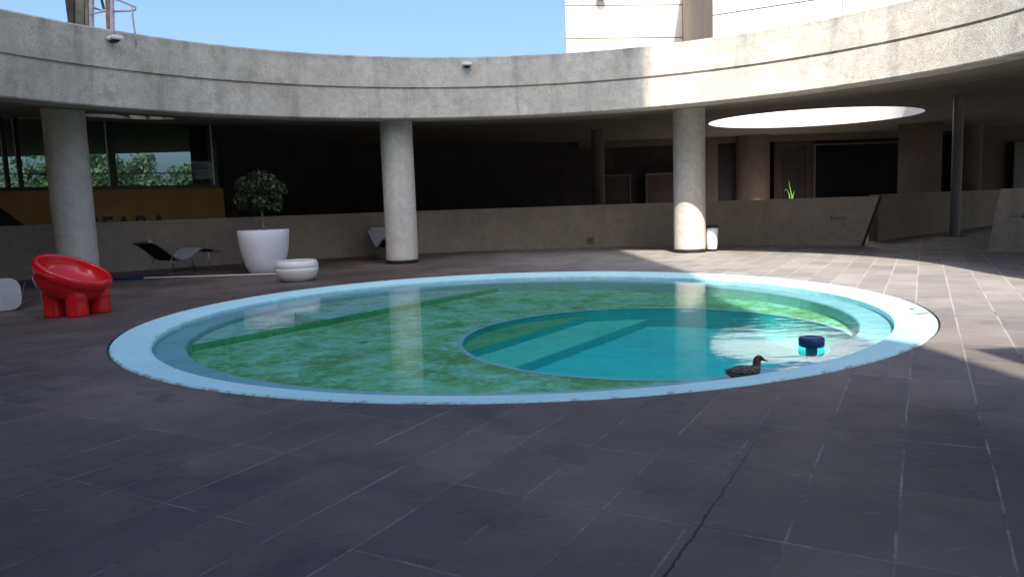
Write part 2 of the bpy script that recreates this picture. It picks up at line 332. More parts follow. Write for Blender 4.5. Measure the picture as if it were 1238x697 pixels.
# ------------------------------------------------------------------ builders
def thing(name, label, cat, loc=(0, 0, 0), rz=0.0, group=None):
    o = bpy.data.objects.new(name, None); COL.objects.link(o); o.empty_display_size = 0.2
    o.location = loc; o.rotation_euler = (0, 0, rz); tag(o, label, cat, group); return o
def tag(o, label, cat, group=None):
    o['label'] = label; o['category'] = cat
    if group: o['group'] = group
    return o
def obj(name, bm, material, parent=None, world=False, smooth=False, loc=None, auto=None):
    if world and parent is not None:
        bm.transform(Matrix.Translation(-Vector(parent.location)))
    bmesh.ops.recalc_face_normals(bm, faces=bm.faces)
    me = bpy.data.meshes.new(name); bm.to_mesh(me); bm.free()
    for mm in (material if isinstance(material, (list, tuple)) else [material]): me.materials.append(mm)
    if smooth:
        for p in me.polygons: p.use_smooth = True
        if auto: me.set_sharp_from_angle(angle=math.radians(auto))
    o = bpy.data.objects.new(name, me); COL.objects.link(o)
    if loc is not None: o.location = loc
    if parent is not None: o.parent = parent
    return o
def struct(name, bm, material, smooth=False, up=False):
    o = obj(name, bm, material, smooth=smooth)
    if up and o.data.polygons[0].normal.z < 0: o.data.flip_normals()
    o['kind'] = 'structure'; return o
def B(): return bmesh.new()
def box(bm, x0, x1, y0, y1, z0, z1, bev=0.0, mtx=None):
    t = bmesh.new(); bmesh.ops.create_cube(t, size=1)
    for v in t.verts: v.co = Vector(((x0 + x1) / 2 + v.co.x * (x1 - x0), (y0 + y1) / 2 + v.co.y * (y1 - y0), (z0 + z1) / 2 + v.co.z * (z1 - z0)))
    if bev: bmesh.ops.bevel(t, geom=t.edges[:], offset=bev, segments=2, affect='EDGES')
    if mtx: t.transform(mtx)
    join(bm, t)
def join(bm, t):
    me = bpy.data.meshes.new('tmp'); t.to_mesh(me); bm.from_mesh(me); bpy.data.meshes.remove(me); t.free()
def prism(bm, pts, z0, z1):                      # upright prism over a plan polygon
    a = [bm.verts.new((p[0], p[1], z0)) for p in pts]; b = [bm.verts.new((p[0], p[1], z1)) for p in pts]
    n = len(pts); bm.faces.new(a); bm.faces.new(b)
    for i in range(n): bm.faces.new((a[i], a[(i + 1) % n], b[(i + 1) % n], b[i]))
def lathe(bm, prof, n=64, c=(0, 0, 0), a0=0.0, a1=2 * PI, mtx=None):
    full = abs(a1 - a0 - 2 * PI) < 1e-6; k = n if full else n + 1; rings = []
    for r, z in prof:
        if r < 1e-6: 
            v = bm.verts.new((c[0], c[1], c[2] + z)); rings.append([v] * k); continue
        rings.append([bm.verts.new((c[0] + r * math.cos(a0 + (a1 - a0) * i / n), c[1] + r * math.sin(a0 + (a1 - a0) * i / n), c[2] + z)) for i in range(k)])
    for A, Bq in zip(rings, rings[1:]):
        for i in range(n):
            j = (i + 1) % k
            f = [A[i], A[j], Bq[j], Bq[i]]; g = []
            for v in f:
                if v not in g: g.append(v)
            if len(g) > 2: bm.faces.new(g)
    if mtx: bmesh.ops.transform(bm, matrix=mtx, verts=list({v for r in rings for v in r}))
def tube(bm, pts, r, n=10, cap=True, r2=None):
    pts = [Vector(p) for p in pts]; rings = []; prev = None
    for i, p in enumerate(pts):
        t = (pts[min(i + 1, len(pts) - 1)] - pts[max(i - 1, 0)]).normalized()
        a = prev if prev is not None else (Vector((0, 0, 1)) if abs(t.z) < .9 else Vector((1, 0, 0)))
        a = (a - t * a.dot(t)).normalized(); b = t.cross(a); prev = a
        rr = r if r2 is None else r + (r2 - r) * i / (len(pts) - 1)
        rings.append([bm.verts.new(p + rr * (a * math.cos(2 * PI * k / n) + b * math.sin(2 * PI * k / n))) for k in range(n)])
    for A, Bq in zip(rings, rings[1:]):
        for k in range(n): bm.faces.new((A[k], A[(k + 1) % n], Bq[(k + 1) % n], Bq[k]))
    if cap: bm.faces.new(rings[0]); bm.faces.new(rings[-1])
def bar(bm, p, q, w, h=None):                    # square bar
    p, q = Vector(p), Vector(q); t = (q - p).normalized(); h = h or w
    a = Vector((0, 0, 1)) if abs(t.z) < .9 else Vector((1, 0, 0))
    s = t.cross(a).normalized(); u = s.cross(t)
    r = [[bm.verts.new(c + s * w / 2 * i + u * h / 2 * j) for i, j in ((-1, -1), (1, -1), (1, 1), (-1, 1))] for c in (p, q)]
    bm.faces.new(r[0]); bm.faces.new(r[1])
    for k in range(4): bm.faces.new((r[0][k], r[0][(k + 1) % 4], r[1][(k + 1) % 4], r[1][k]))
def loops_fill(bm, loops, z):                    # flat sheet with holes
    es = []
    for lp in loops:
        vs = [bm.verts.new((p[0], p[1], z)) for p in lp]
        es += [bm.edges.new((vs[i], vs[(i + 1) % len(vs)])) for i in range(len(vs))]
    bmesh.ops.triangle_fill(bm, edges=es, use_beauty=True, use_dissolve=False)
def circ(c, r, n=128): return [(c[0] + r * math.cos(2 * PI * i / n), c[1] + r * math.sin(2 * PI * i / n)) for i in range(n)]
def clip(poly, p, d):                            # keep what lies left of the line p + t d
    nx, ny = -d[1], d[0]; out = []
    side = lambda a: (a[0] - p[0]) * nx + (a[1] - p[1]) * ny
    for a, b in zip(poly, poly[1:] + poly[:1]):
        sa, sb = side(a), side(b)
        if sa >= 0: out.append(a)
        if sa * sb < 0:
            t = sa / (sa - sb); out.append((a[0] + t * (b[0] - a[0]), a[1] + t * (b[1] - a[1])))
    return out
def leaf_cloud(bm, centres, n, size, rnd, flat=0.6):
    for _ in range(n):
        c, r = rnd.choices(centres, weights=[q[1] ** 2 for q in centres])[0]
        d = Vector((rnd.gauss(0, 1), rnd.gauss(0, 1), rnd.gauss(0, 1))).normalized()
        p = Vector(c) + Vector((d.x, d.y, d.z * 0.9)) * r * (rnd.random() ** 0.35)
        nrm = (d * 0.5 + Vector((rnd.gauss(0, .6), rnd.gauss(0, .6), rnd.gauss(0, .6) + .3))).normalized()
        a = nrm.orthogonal().normalized(); a.rotate(Matrix.Rotation(rnd.random() * 6.28, 3, nrm)); b = nrm.cross(a)
        s = size * rnd.uniform(.6, 1.3)
        q = [p + a * s, p + b * s * .42 + nrm * s * .1, p - a * s * .9, p - b * s * .42 + nrm * s * .1]
        bm.faces.new([bm.verts.new(x) for x in q])

# ------------------------------------------------------------------ ground and deck
PC = Vector((0.083, 8.15))                       # pool centre
RO, RI, RL = 4.005, 3.677, 3.39                  # coping outside, coping inside, ledge inside
bm = B(); loops_fill(bm, [circ(PC, 900, 96), circ(PC, 4.6, 96)], -0.03); struct('ground', bm, M['ground'])
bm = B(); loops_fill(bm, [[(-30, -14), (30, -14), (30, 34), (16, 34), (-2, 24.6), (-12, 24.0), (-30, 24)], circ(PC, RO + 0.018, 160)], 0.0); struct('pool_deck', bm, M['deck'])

# ------------------------------------------------------------------ pool
pool = thing('swimming_pool', 'round sunken pool with pale blue rim, green algae floor and teal deep end', 'pool', (PC.x, PC.y, 0))
ZW, ZL, ZB, ZF = -0.068, -0.098, -0.155, -0.225
c2 = (PC.x, PC.y, 0)
bm = B(); lathe(bm, [(RO + .01, -.06), (RO, -.004), (RO - .012, .006), (RI + .02, -.036), (RI, -.045), (RI, ZL - .002)], 200, c2)
obj('coping', bm, M['coping'], pool, True, True, auto=40)
bm = B(); lathe(bm, [(RI - .001, ZL), (RL + .012, ZL), (RL, ZL - .012), (RL, ZF - .01)], 200, c2)
obj('ledge', bm, M['ledge'], pool, True, True, auto=40)
bm = B(); lathe(bm, [(RO - .004, -.012), (RO + .03, -.006)], 160, c2); obj('edge_joint', bm, M['black'], pool, True)
DC, DR = (1.36, 7.33), 1.87
chord_p, chord_d = (-3.20, 7.32), (3.14, 4.44)
cin = circ(PC, RL - .001, 200)
bench = clip(cin, chord_p, chord_d)
bm = B(); prism(bm, bench, ZF - .03, ZB); obj('bench', bm, M['bench_algae'], pool, True)
L = Vector(chord_d).normalized()
a0, b0 = [p for p in bench if abs((p[0] - chord_p[0]) * -L.y + (p[1] - chord_p[1]) * L.x) < 1e-4][:2]
bm = B(); n_ = Vector((L.y, -L.x)) * .004
prism(bm, [(a0[0], a0[1]), (b0[0], b0[1]), (b0[0] + n_.x, b0[1] + n_.y), (a0[0] + n_.x, a0[1] + n_.y)], ZF - .02, ZB - .006); obj('bench_riser', bm, M['riser'], pool, True)
bm = B(); loops_fill(bm, [clip(cin, (chord_p[0] + n_.x * 2, chord_p[1] + n_.y * 2), (-chord_d[0], -chord_d[1])), circ(DC, DR, 128)], ZF)
obj('shallow_floor', bm, M['floor_algae'], pool, True)
ZD = [-0.285, -0.36, -0.45]
bm = B(); lathe(bm, [(DR - .001, ZF - .003), (DR - .001, ZD[2] - .02)], 128, (DC[0], DC[1], 0)); obj('deep_wall', bm, M['deepriser'], pool, True, True)
bm = B(); lathe(bm, [(DR - .004, ZF + .004), (DR + .05, ZF + .004)], 128, (DC[0], DC[1], 0)); obj('basin_lip', bm, M['ledge'], pool, True, True)
din = circ(DC, DR - .003, 128)
s1p, sd = (-0.36, 7.26), (0.56, 0.83); s2p = (-0.03, 6.66)
bm = B(); prism(bm, clip(din, s1p, sd), ZD[2] - .02, ZD[0]); obj('step', bm, M['step_green'], pool, True)
bm = B(); prism(bm, clip(clip(din, (s1p[0] + .002, s1p[1] - .002), (-sd[0], -sd[1])), s2p, sd), ZD[2] - .02, ZD[1]); obj('step', bm, M['step_teal'], pool, True)
for p_, zt, zb_ in ((s1p, ZD[0], ZD[1]), (s2p, ZD[1], ZD[2])):
    pl = clip(din, p_, sd); e = [q for q in pl if abs((q[0] - p_[0]) * -sd[1] + (q[1] - p_[1]) * sd[0]) < 1e-4][:2]
    k = Vector((sd[1], -sd[0])).normalized() * .006
    bm = B(); prism(bm, [e[0], e[1], (e[1][0] + k.x, e[1][1] + k.y), (e[0][0] + k.x, e[0][1] + k.y)], zb_ + .003, zt - .008); obj('step_riser', bm, M['deepriser'], pool, True)
bm = B(); bm.faces.new([bm.verts.new((p[0], p[1], ZD[2])) for p in clip(din, (s2p[0] + .004, s2p[1] - .003), (-sd[0], -sd[1]))]); obj('deep_floor', bm, M['deep'], pool, True)
bm = B(); bm.faces.new([bm.verts.new((p[0], p[1], ZW)) for p in circ(PC, RI - .0015, 200)]); struct('water', bm, M['water'], up=True)

# ------------------------------------------------------------------ ring roof
RC = Vector((0.0, 7.35)); RR = 7.26
Z0, ZG, ZT = 2.80, 3.355, 3.93
roof = thing('ring_roof', 'weathered concrete roof with a round opening and grooved fascia above the pool court', 'roof', (RC.x, RC.y, Z0))
bm = B()
lathe(bm, [(RR + .42, Z0), (RR + .02, Z0), (RR, Z0 + .02), (RR, ZG - .022), (RR + .035, ZG - .016), (RR + .035, ZG + .012), (RR - .012, ZG + .02),
           (RR - .012, ZT - .03), (RR + .02, ZT), (RR + .40, ZT - .01), (RR + .42, ZT - .03), (RR + .42, Z0)], 360, (RC.x, RC.y, 0))
def lean(th): return -.23 * math.cos(th)
def pinch(th):  # bends the ring out of view to shape its shadow on the deck
    q = math.degrees((th + PI) % (2 * PI) - PI)
    return -.62 * math.exp(-((q + 6) / 20.0) ** 2) + .8 * math.exp(-((q + 52) / 24.0) ** 2)
for v in bm.verts:
    dx, dy = v.co.x - RC.x, v.co.y - RC.y; th = math.atan2(dy, dx); r_ = math.hypot(dx, dy)
    r_ += lean(th) * max(0, min(1, (ZT - .1 - v.co.z) / (ZT - .1 - Z0))) + pinch(th)
    v.co.x = RC.x + r_ * math.cos(th); v.co.y = RC.y + r_ * math.sin(th)
obj('fascia', bm, M['fascia'], roof, True, True, auto=25)
def ringhole(extra): return [(RC.x + (RR + extra + lean(a) + pinch(a)) * math.cos(a), RC.y + (RR + extra + lean(a) + pinch(a)) * math.sin(a)) for a in (2 * PI * i / 160 for i in range(160))]
ZS = 3.32
def zsof(x, y): return min(ZS, Z0 + .012 + .08 * max(0, math.hypot(x - RC.x, y - RC.y) - RR - .2))
outer = [(-30, -14), (24, -14), (24, 12), (24, 33), (15, 33), (4, 31), (-4, 30), (-5.6, 27.0), (-16, 26.0), (-30, 25)]
SK1, SKR1 = (8.98, 22.25), 2.98; SK2, SKR2 = (-7.35, 14.75), 0.86; SKY = 0.86
holes = [ringhole(.4205), [(SK1[0] + (a - SK1[0]), SK1[1] + (b - SK1[1]) * SKY) for a, b in circ(SK1, SKR1, 96)], circ(SK2, SKR2, 64)]
def sheet(bm, outer, holes, zf, grid=True):      # constrained triangulation with holes, heights from zf
    from mathutils.geometry import delaunay_2d_cdt
    V, E = [], []
    for lp in [outer] + holes:
        k = len(V); V += [Vector(p) for p in lp]; E += [(k + a, k + (a + 1) % len(lp)) for a in range(len(lp))]
    if grid:
        for r in (8.4, 9.2, 10, 10.9, 11.8, 12.8, 13.75):
            for a in range(90):
                q = Vector((RC.x + r * math.cos(a * PI / 45), RC.y + r * math.sin(a * PI / 45)))
                if all((q - Vector(c)).length > rr + .15 for c, rr in ((SK1, SKR1), (SK2, SKR2))): V.append(q)
    vo, eo, fo, _, _, _ = delaunay_2d_cdt(V, E, [], 0, 1e-5)
    def inside(p, lp):
        c = False
        for a, b in zip(lp, lp[1:] + lp[:1]):
            if (a[1] > p.y) != (b[1] > p.y) and p.x < (b[0] - a[0]) * (p.y - a[1]) / (b[1] - a[1]) + a[0]: c = not c
        return c
    vs = [bm.verts.new((v.x, v.y, zf(v.x, v.y))) for v in vo]
    for f in fo:
        c = sum((vo[k] for k in f), Vector((0, 0))) / 3
        if inside(c, outer) and not any(inside(c, h) for h in holes): bm.faces.new([vs[k] for k in f])
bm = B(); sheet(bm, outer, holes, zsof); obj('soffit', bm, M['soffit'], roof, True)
holes[0] = ringhole(.25)
bm = B(); sheet(bm, outer, holes, lambda x, y: ZT - .25, False)
n = len(outer)
for i in range(n):
    p, q = outer[i], outer[(i + 1) % n]
    bm.faces.new([bm.verts.new(v) for v in ((*p, ZS), (*q, ZS), (*q, ZT - .25), (*p, ZT - .25))])
obj('roof_slab', bm, M['fascia'], roof, True)
for c, r, zt_, mt in ((SK1, SKR1, 4.2, 'tower'), (SK2, SKR2, 3.98, 'soffit')):
    bm = B(); lathe(bm, [(r, 0), (r, zt_), (r + .15, zt_), (r + .15, ZT - .25)], 96, (c[0], c[1], 0))
    for v in bm.verts:
        if r > 1: v.co.y = c[1] + (v.co.y - c[1]) * SKY
        if v.co.z == 0: v.co.z = zsof(v.co.x, v.co.y)
    obj('skylight_well', bm, M[mt], roof, True, True, auto=40)
bm = B()
for dx in (-.35, 0, .35):
    h = math.sqrt(SKR2 ** 2 - dx * dx) - .01; bar(bm, (SK2[0] + dx, SK2[1] - h, zsof(*SK2) + .16), (SK2[0] + dx, SK2[1] + h, zsof(*SK2) + .16), .05, .12)
obj('skylight_bars', bm, M['darktimber'], roof, True)

# ------------------------------------------------------------------ columns
def column(name_label, x, y, r=0.325, patch=False):
    t = thing('concrete_column', name_label, 'column', (x, y, 0), 0, 'round columns around the pool court')
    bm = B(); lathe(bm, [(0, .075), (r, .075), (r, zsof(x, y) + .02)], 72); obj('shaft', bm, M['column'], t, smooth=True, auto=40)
    bm = B(); lathe(bm, [(0, 0), (r + .01, 0), (r + .012, .06), (r - .004, .075), (0, .075)], 72); obj('base_ring', bm, M['black'], t, smooth=True, auto=40)
    if patch:
        bm = B(); lathe(bm, [(r + .004, .85), (r + .012, .855), (r + .012, 1.12), (r + .004, 1.125)], 10, (0, 0, 0), math.radians(-118), math.radians(-70)); obj('cover_plate', bm, M['column'], t, smooth=True, auto=40)
    return t
mid = gnd(487, 319); lef = gnd(97, 345); rig = gnd(834, 305)
def back(p, d):
    h = Vector((p.x, p.y)).normalized(); return p.x + h.x * d, p.y + h.y * d
column('shaded concrete column between the chaise and the plain low wall', *back(mid, .32))
column('concrete column with a small cover plate, behind the red chair', *back(lef, .32), patch=True)
column('concrete column with a bright sunlit foot beside the white bin', *back(rig, .10))
# farther columns deep under the roof
x, y = atY(723, 200, 23.5)[:2]
t = thing('concrete_column', 'slim dim round column deep under the roof', 'column', (x, y, 0))
bm = B(); lathe(bm, [(0, 0), (.2, 0), (.2, ZS + .01)], 32); obj('shaft', bm, M['pillar'], t, smooth=True, auto=40)

# ------------------------------------------------------------------ low walls
def arc_wall(name, label, c, rfun, a0, a1, z1, th, slant0=0.0, slant1=0.0, material=None, cat='wall', n=80):
    bm = B(); rings = []
    for i in range(n + 1):
        s = i / n; a = a0 + (a1 - a0) * s; ring = []
        for rr, z in ((0, 0), (0, z1), (th, z1), (th, 0)):
            aa = a
            if z > 0: aa += (slant0 * (1 - s) ** 8 if slant0 else 0) + (slant1 * s ** 40 if slant1 else 0)
            R = rfun(aa) + rr
            ring.append(bm.verts.new((c.x + R * math.cos(aa), c.y + R * math.sin(aa), z)))
        rings.append(ring)
    for A, Q in zip(rings, rings[1:]):
        for k in range(4): bm.faces.new((A[k], A[(k + 1) % 4], Q[(k + 1) % 4], Q[k]))
    f0 = bm.faces.new(rings[0]); f1 = bm.faces.new(rings[-1])
    if material and len(material) > 1: f0.material_index = f1.material_index = 1
    o = obj(name, bm, material or M['wall'], smooth=True, auto=30); tag(o, label, cat); return o
def ang(p, c): return math.atan2(p[1] - c.y, p[0] - c.x)
def rwall(a):
    t = min(1, max(0, (math.degrees(a) - 112) / 28)); return 11.12 + .42 * t
aR = ang(on_ring(1041, 297, 11.12), RC); aT = ang(on_ring(1063, 234, 11.12), RC)
arc_wall('low_wall', 'long curved beige parapet wall sweeping behind the pool and columns', RC, rwall, aR, math.radians(178), 1.035, .22, slant0=aT - aR, material=[M['wall'], M['endface']], n=160)
p0, p1 = gnd(1193, 305), gnd(1210, 228, .6)
aS = ang(on_ring(1193, 305, 10.28), RC); aS1 = ang(on_ring(1210, 229, 10.28), RC)
arc_wall('low_wall', 'short slanted-end parapet wall at the passage on the sunny side', RC, lambda a: 10.28, aS, math.radians(-8), 1.10, .22, slant0=aS1 - aS, material=[M['wall'], M['endface']])
bm = B(); A_, B_ = Vector((8.42, 17.1)), Vector((17.0, 24.75)); d = (B_ - A_).normalized(); nn = Vector((-d.y, d.x)) * .2
prism(bm, [A_, B_, B_ + nn, A_ + nn], 0, 1.06)
tag(obj('low_wall', bm, M['wall']), 'straight parapet wall running away behind the grey steel post', 'wall')
# small fittings on the walls
p = on_ring(1013, 263, 11.08); a = ang(p, RC)
t = thing('grab_bar', 'small pale bar handle on the curved parapet wall', 'handle', (RC.x + 11.08 * math.cos(a), RC.y + 11.08 * math.sin(a), p.z), a)
bm = B(); box(bm, -.03, -.012, -.15, .13, -.012, .012, .004); obj('bar', bm, M['post'], t)
bm = B(); box(bm, -.025, .035, .13, .16, -.045, .03, .004); obj('bracket', bm, M['post'], t)
bm = B(); box(bm, -.015, .035, -.15, -.13, -.008, .008); obj('bracket', bm, M['post'], t)
p = on_ring(1234, 260, 10.24); a = ang(p, RC)
t = thing('grab_bar', 'small pale bar handle on the slanted-end wall', 'handle', (RC.x + 10.24 * math.cos(a), RC.y + 10.24 * math.sin(a), p.z), a)
bm = B(); box(bm, -.03, -.012, -.15, .13, -.012, .012, .004); obj('bar', bm, M['post'], t)
bm = B(); box(bm, -.025, .035, -.03, 0, -.045, .03, .004); obj('bracket', bm, M['post'], t)
a = ang(gnd(713, 300), RC)
t = thing('vent_cover', 'small reddish brown cover plate low on the parapet wall', 'vent', (RC.x + 11.118 * math.cos(a), RC.y + 11.118 * math.sin(a), .14), a)
bm = B(); box(bm, -.02, 0, -.09, .09, -.06, .12, .006); obj('plate', bm, M['brick'], t)
bm = B(); 
for k in range(3): box(bm, -.026, -.018, -.06, .06, -.02 + k * .04, -.005 + k * .04)
obj('louvres', bm, M['darkbrown'], t)
# grey steel post
p = gnd(1154, 285)
t = thing('steel_post', 'slender grey painted steel post at the passage', 'post', (p.x, p.y, 0))
bm = B(); lathe(bm, [(0, .012), (.115, .012), (.115, zsof(p.x, p.y) + .01)], 32); obj('shaft', bm, M['post'], t, smooth=True, auto=40)
bm = B(); box(bm, -.19, .19, -.19, .19, 0, .012); obj('base_plate', bm, M['frame'], t)

# ------------------------------------------------------------------ glazed front on the left
FA, FB_ = Vector((-10.7, 16.0)), Vector((-7.0, 18.5)); fd = (FB_ - FA).normalized(); fl = (FB_ - FA).length
ft = math.atan2(fd.y, fd.x)
front = thing('glazed_front', 'glazed wall with dark mullions above a tan board, trees seen through it', 'building', (FA.x, FA.y, 0), ft)
SILL = 1.81
def onfront(px):                                  # position along the front for a photo column
    d = ray(px, 230); a = Vector((d.x, d.y)); 
    den = a.x * fd.y - a.y * fd.x
    k = (FA.x * fd.y - FA.y * fd.x) / den; return (a * k - FA).dot(fd)
X0, X1 = -6.0, onfront(263)
bm = B(); box(bm, X0, onfront(270), 0, .14, 0, SILL - .05); obj('board', bm, M['tan'], front)
bm = B(); box(bm, X0, X1 + .05, -.03, .17, SILL - .05, SILL + .03); obj('sill', bm, M['frame'], front)
mull = [-4.5, -2.2, onfront(11), onfront(27), onfront(139), X1]
for xm in mull:
    w = .09 if xm != mull[4] else .15
    bm = B(); box(bm, xm - w / 2, xm + w / 2, .01, .13, SILL + .03, ZS - .02); f = obj('mullion', bm, M['frame'], front)
    bm = B(); box(bm, xm - w / 2 - .018, xm - w / 2, -.004, .12, SILL + .03, ZS - .04); obj('trim', bm, M['alu'], f)
for q, r in zip(mull, mull[1:]):
    bm = B(); box(bm, q + .05, r - .05, .06, .07, SILL + .03, ZS - .03); obj('pane', bm, M['glass'], front)
# rails and a beam behind the glass
bm = B()
for z in (2.13,): box(bm, X0, X1, .10, .125, z - .012, z + .012)
obj('rail', bm, M['frame'], front)
bm = B(); bm.faces.new([bm.verts.new(v) for v in ((onfront(-24), -.004, 1.74), (onfront(24), -.004, 1.04), (onfront(24), -.004, .6), (onfront(-24), -.004, .6))])
bmesh.ops.solidify(bm, geom=bm.faces[:], thickness=.003); obj('painted_wedge', bm, M['navy'], front)
cu = bpy.data.curves.new('lettering', 'FONT'); cu.body = 'CEARA'; cu.size = .46; cu.space_character = 1.22; cu.offset = .012; cu.extrude = .006
to = bpy.data.objects.new('lettering', cu); COL.objects.link(to)
bpy.context.view_layer.update()
me = bpy.data.meshes.new_from_object(to.evaluated_get(bpy.context.evaluated_depsgraph_get())); bpy.data.objects.remove(to)
xs = [v.co.x for v in me.vertices]; ys = [v.co.y for v in me.vertices]
tx0, tx1 = onfront(95), onfront(199); sx = (tx1 - tx0) / (max(xs) - min(xs))
for v in me.vertices: v.co = Vector((tx0 + (v.co.x - min(xs)) * sx, -.008 - v.co.z * .5, .77 + (v.co.y - min(ys)) / (max(ys) - min(ys)) * .385))
me.materials.append(M['black']); lo = bpy.data.objects.new('lettering', me); COL.objects.link(lo); lo.parent = front
# blue-black pillar outside the glass
x, y = atY(246, 210, 19.6)[:2]
tag(obj('dark_pillar', (lambda b: (box(b, -.22, .22, -.2, .2, 0, ZS + .01, .01), b)[1])(B()), M['navy'], loc=(x, y, 0)), 'blue-black square pillar seen through the glass', 'pillar')

# ------------------------------------------------------------------ dark rooms behind
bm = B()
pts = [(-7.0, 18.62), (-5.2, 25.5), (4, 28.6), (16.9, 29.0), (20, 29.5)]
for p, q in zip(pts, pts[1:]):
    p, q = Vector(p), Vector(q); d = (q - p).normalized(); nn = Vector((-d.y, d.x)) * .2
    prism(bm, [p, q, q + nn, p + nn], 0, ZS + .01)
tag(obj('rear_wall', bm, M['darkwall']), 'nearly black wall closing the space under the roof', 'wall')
def onwall(px, Y): q = atY(px, 240, Y); return q.x
def pillar(px0, px1, Y, label, mt='pillar', depth=.5):
    x0, x1 = onwall(px0, Y), onwall(px1, Y); a = math.atan2(-(x0 + x1) / 2, Y)
    bm = B(); box(bm, -(x1 - x0) / 2 * math.cos(a) ** 1, (x1 - x0) / 2 * math.cos(a), 0, depth, 0, ZS + .008, .012)
    o = obj('brown_pillar', bm, M[mt], loc=((x0 + x1) / 2, Y, 0)); o.rotation_euler.z = a * .9
    tag(o, label, 'pillar'); return o
pillar(853, 868, 27.7, 'narrow brown pillar beside the column with the sunlit foot')
x0, x1 = onwall(894, 27.4), onwall(934, 27.4)
bm = B(); lathe(bm, [(0, 0), ((x1 - x0) / 2, 0), ((x1 - x0) / 2, ZS + .008)], 48); tag(obj('brown_pillar', bm, M['pillar'], smooth=True, auto=40, loc=((x0 + x1) / 2, 27.8, 0)), 'thick round brown pillar between two dark doorways', 'pillar')
pillar(1085, 1137, 24.9, 'wide brown pillar left of the grey steel post')
x0, x1 = onwall(1162, 26.4), onwall(1188, 26.4)
bm = B(); lathe(bm, [(0, 0), ((x1 - x0) / 2, 0), ((x1 - x0) / 2, ZS + .008)], 40); tag(obj('brown_pillar', bm, M['pillar'], smooth=True, auto=40, loc=((x0 + x1) / 2, 26.6, 0)), 'round brown pillar just past the grey steel post', 'pillar')
def panel_thing(name, label, cat, px0, px1, Y, z0, z1, fr, pane, fw=.08, rz=0):
    x0, x1 = onwall(px0, Y), onwall(px1, Y); w = x1 - x0
    t = thing(name, label, cat, (x0, Y, 0), rz)
    bm = B(); box(bm, 0, fw, 0, .12, z0, z1); box(bm, w - fw, w, 0, .12, z0, z1); box(bm, fw, w - fw, 0, .12, z1 - fw, z1)
    if z0 > .3: box(bm, fw, w - fw, 0, .12, z0, z0 + fw)
    obj('frame', bm, M[fr], t)
    bm = B(); box(bm, fw, w - fw, .05, .08, z0 + (fw if z0 > .3 else 0), z1 - fw); obj('pane', bm, M[pane], t)
    return t
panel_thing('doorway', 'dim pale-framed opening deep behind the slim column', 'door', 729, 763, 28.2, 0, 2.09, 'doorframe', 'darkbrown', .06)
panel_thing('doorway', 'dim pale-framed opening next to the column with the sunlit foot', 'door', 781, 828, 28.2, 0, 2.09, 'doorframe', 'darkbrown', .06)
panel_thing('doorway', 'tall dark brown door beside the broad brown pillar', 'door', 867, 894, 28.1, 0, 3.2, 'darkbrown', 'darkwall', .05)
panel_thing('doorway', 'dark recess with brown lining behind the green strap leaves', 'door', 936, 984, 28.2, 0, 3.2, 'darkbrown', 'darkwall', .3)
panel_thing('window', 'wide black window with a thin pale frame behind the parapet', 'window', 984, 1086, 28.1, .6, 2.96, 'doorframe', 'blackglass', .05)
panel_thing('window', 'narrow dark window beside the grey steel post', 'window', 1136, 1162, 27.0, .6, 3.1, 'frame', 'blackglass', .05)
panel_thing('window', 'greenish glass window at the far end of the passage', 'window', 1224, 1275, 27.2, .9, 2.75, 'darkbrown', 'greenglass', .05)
x0, x1 = onwall(1186, 27.5), onwall(1330, 27.5)
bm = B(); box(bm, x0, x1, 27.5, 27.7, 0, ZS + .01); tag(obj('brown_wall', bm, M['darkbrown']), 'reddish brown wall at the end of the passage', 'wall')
x0, x1 = onwall(700, 27.8), onwall(1086, 27.8)
bm = B(); box(bm, x0, x1, 27.8, 27.95, 3.08, ZS + .01, .01); tag(obj('lintel_beam', bm, M['pillar']), 'brown beam running above the dark doorways', 'beam')

# green strap-leaved plant behind the wall
p = atY(955, 236, 23.4)
t = thing('strap_plant', 'small bright green strap-leaved plant behind the parapet wall', 'plant', (p.x, p.y, .74))
def strap(bm, pts, w):
    pts = [Vector(q) for q in pts]; vs = []
    for i, q in enumerate(pts):
        ww = w * (1 - (i / (len(pts) - 1)) ** 2 * .95); vs.append((bm.verts.new(q + Vector((-ww, 0, 0))), bm.verts.new(q + Vector((0, -ww * .4, 0))), bm.verts.new(q + Vector((ww, 0, 0)))))
    for a, b in zip(vs, vs[1:]):
        bm.faces.new((a[0], a[1], b[1], b[0])); bm.faces.new((a[1], a[2], b[2], b[1]))
for pts_ in ([(0.05, 0, 0), (.06, 0, .35), (.0, 0, .6), (-.05, -.03, .84)], [(.02, 0, 0), (-.02, 0, .4), (-.12, -.02, .56), (-.2, -.05, .5)], [(.05, 0, 0), (.1, .02, .35), (.16, .02, .5), (.19, 0, .5)]):
    bm = B(); strap(bm, pts_, .02); obj('leaf', bm, M['blade'], t, smooth=True)
bm = B(); lathe(bm, [(0, -.74), (.16, -.74), (.2, -.02), (.18, 0), (0, -.01)], 32); obj('pot', bm, M['pillar'], t, smooth=True, auto=40)

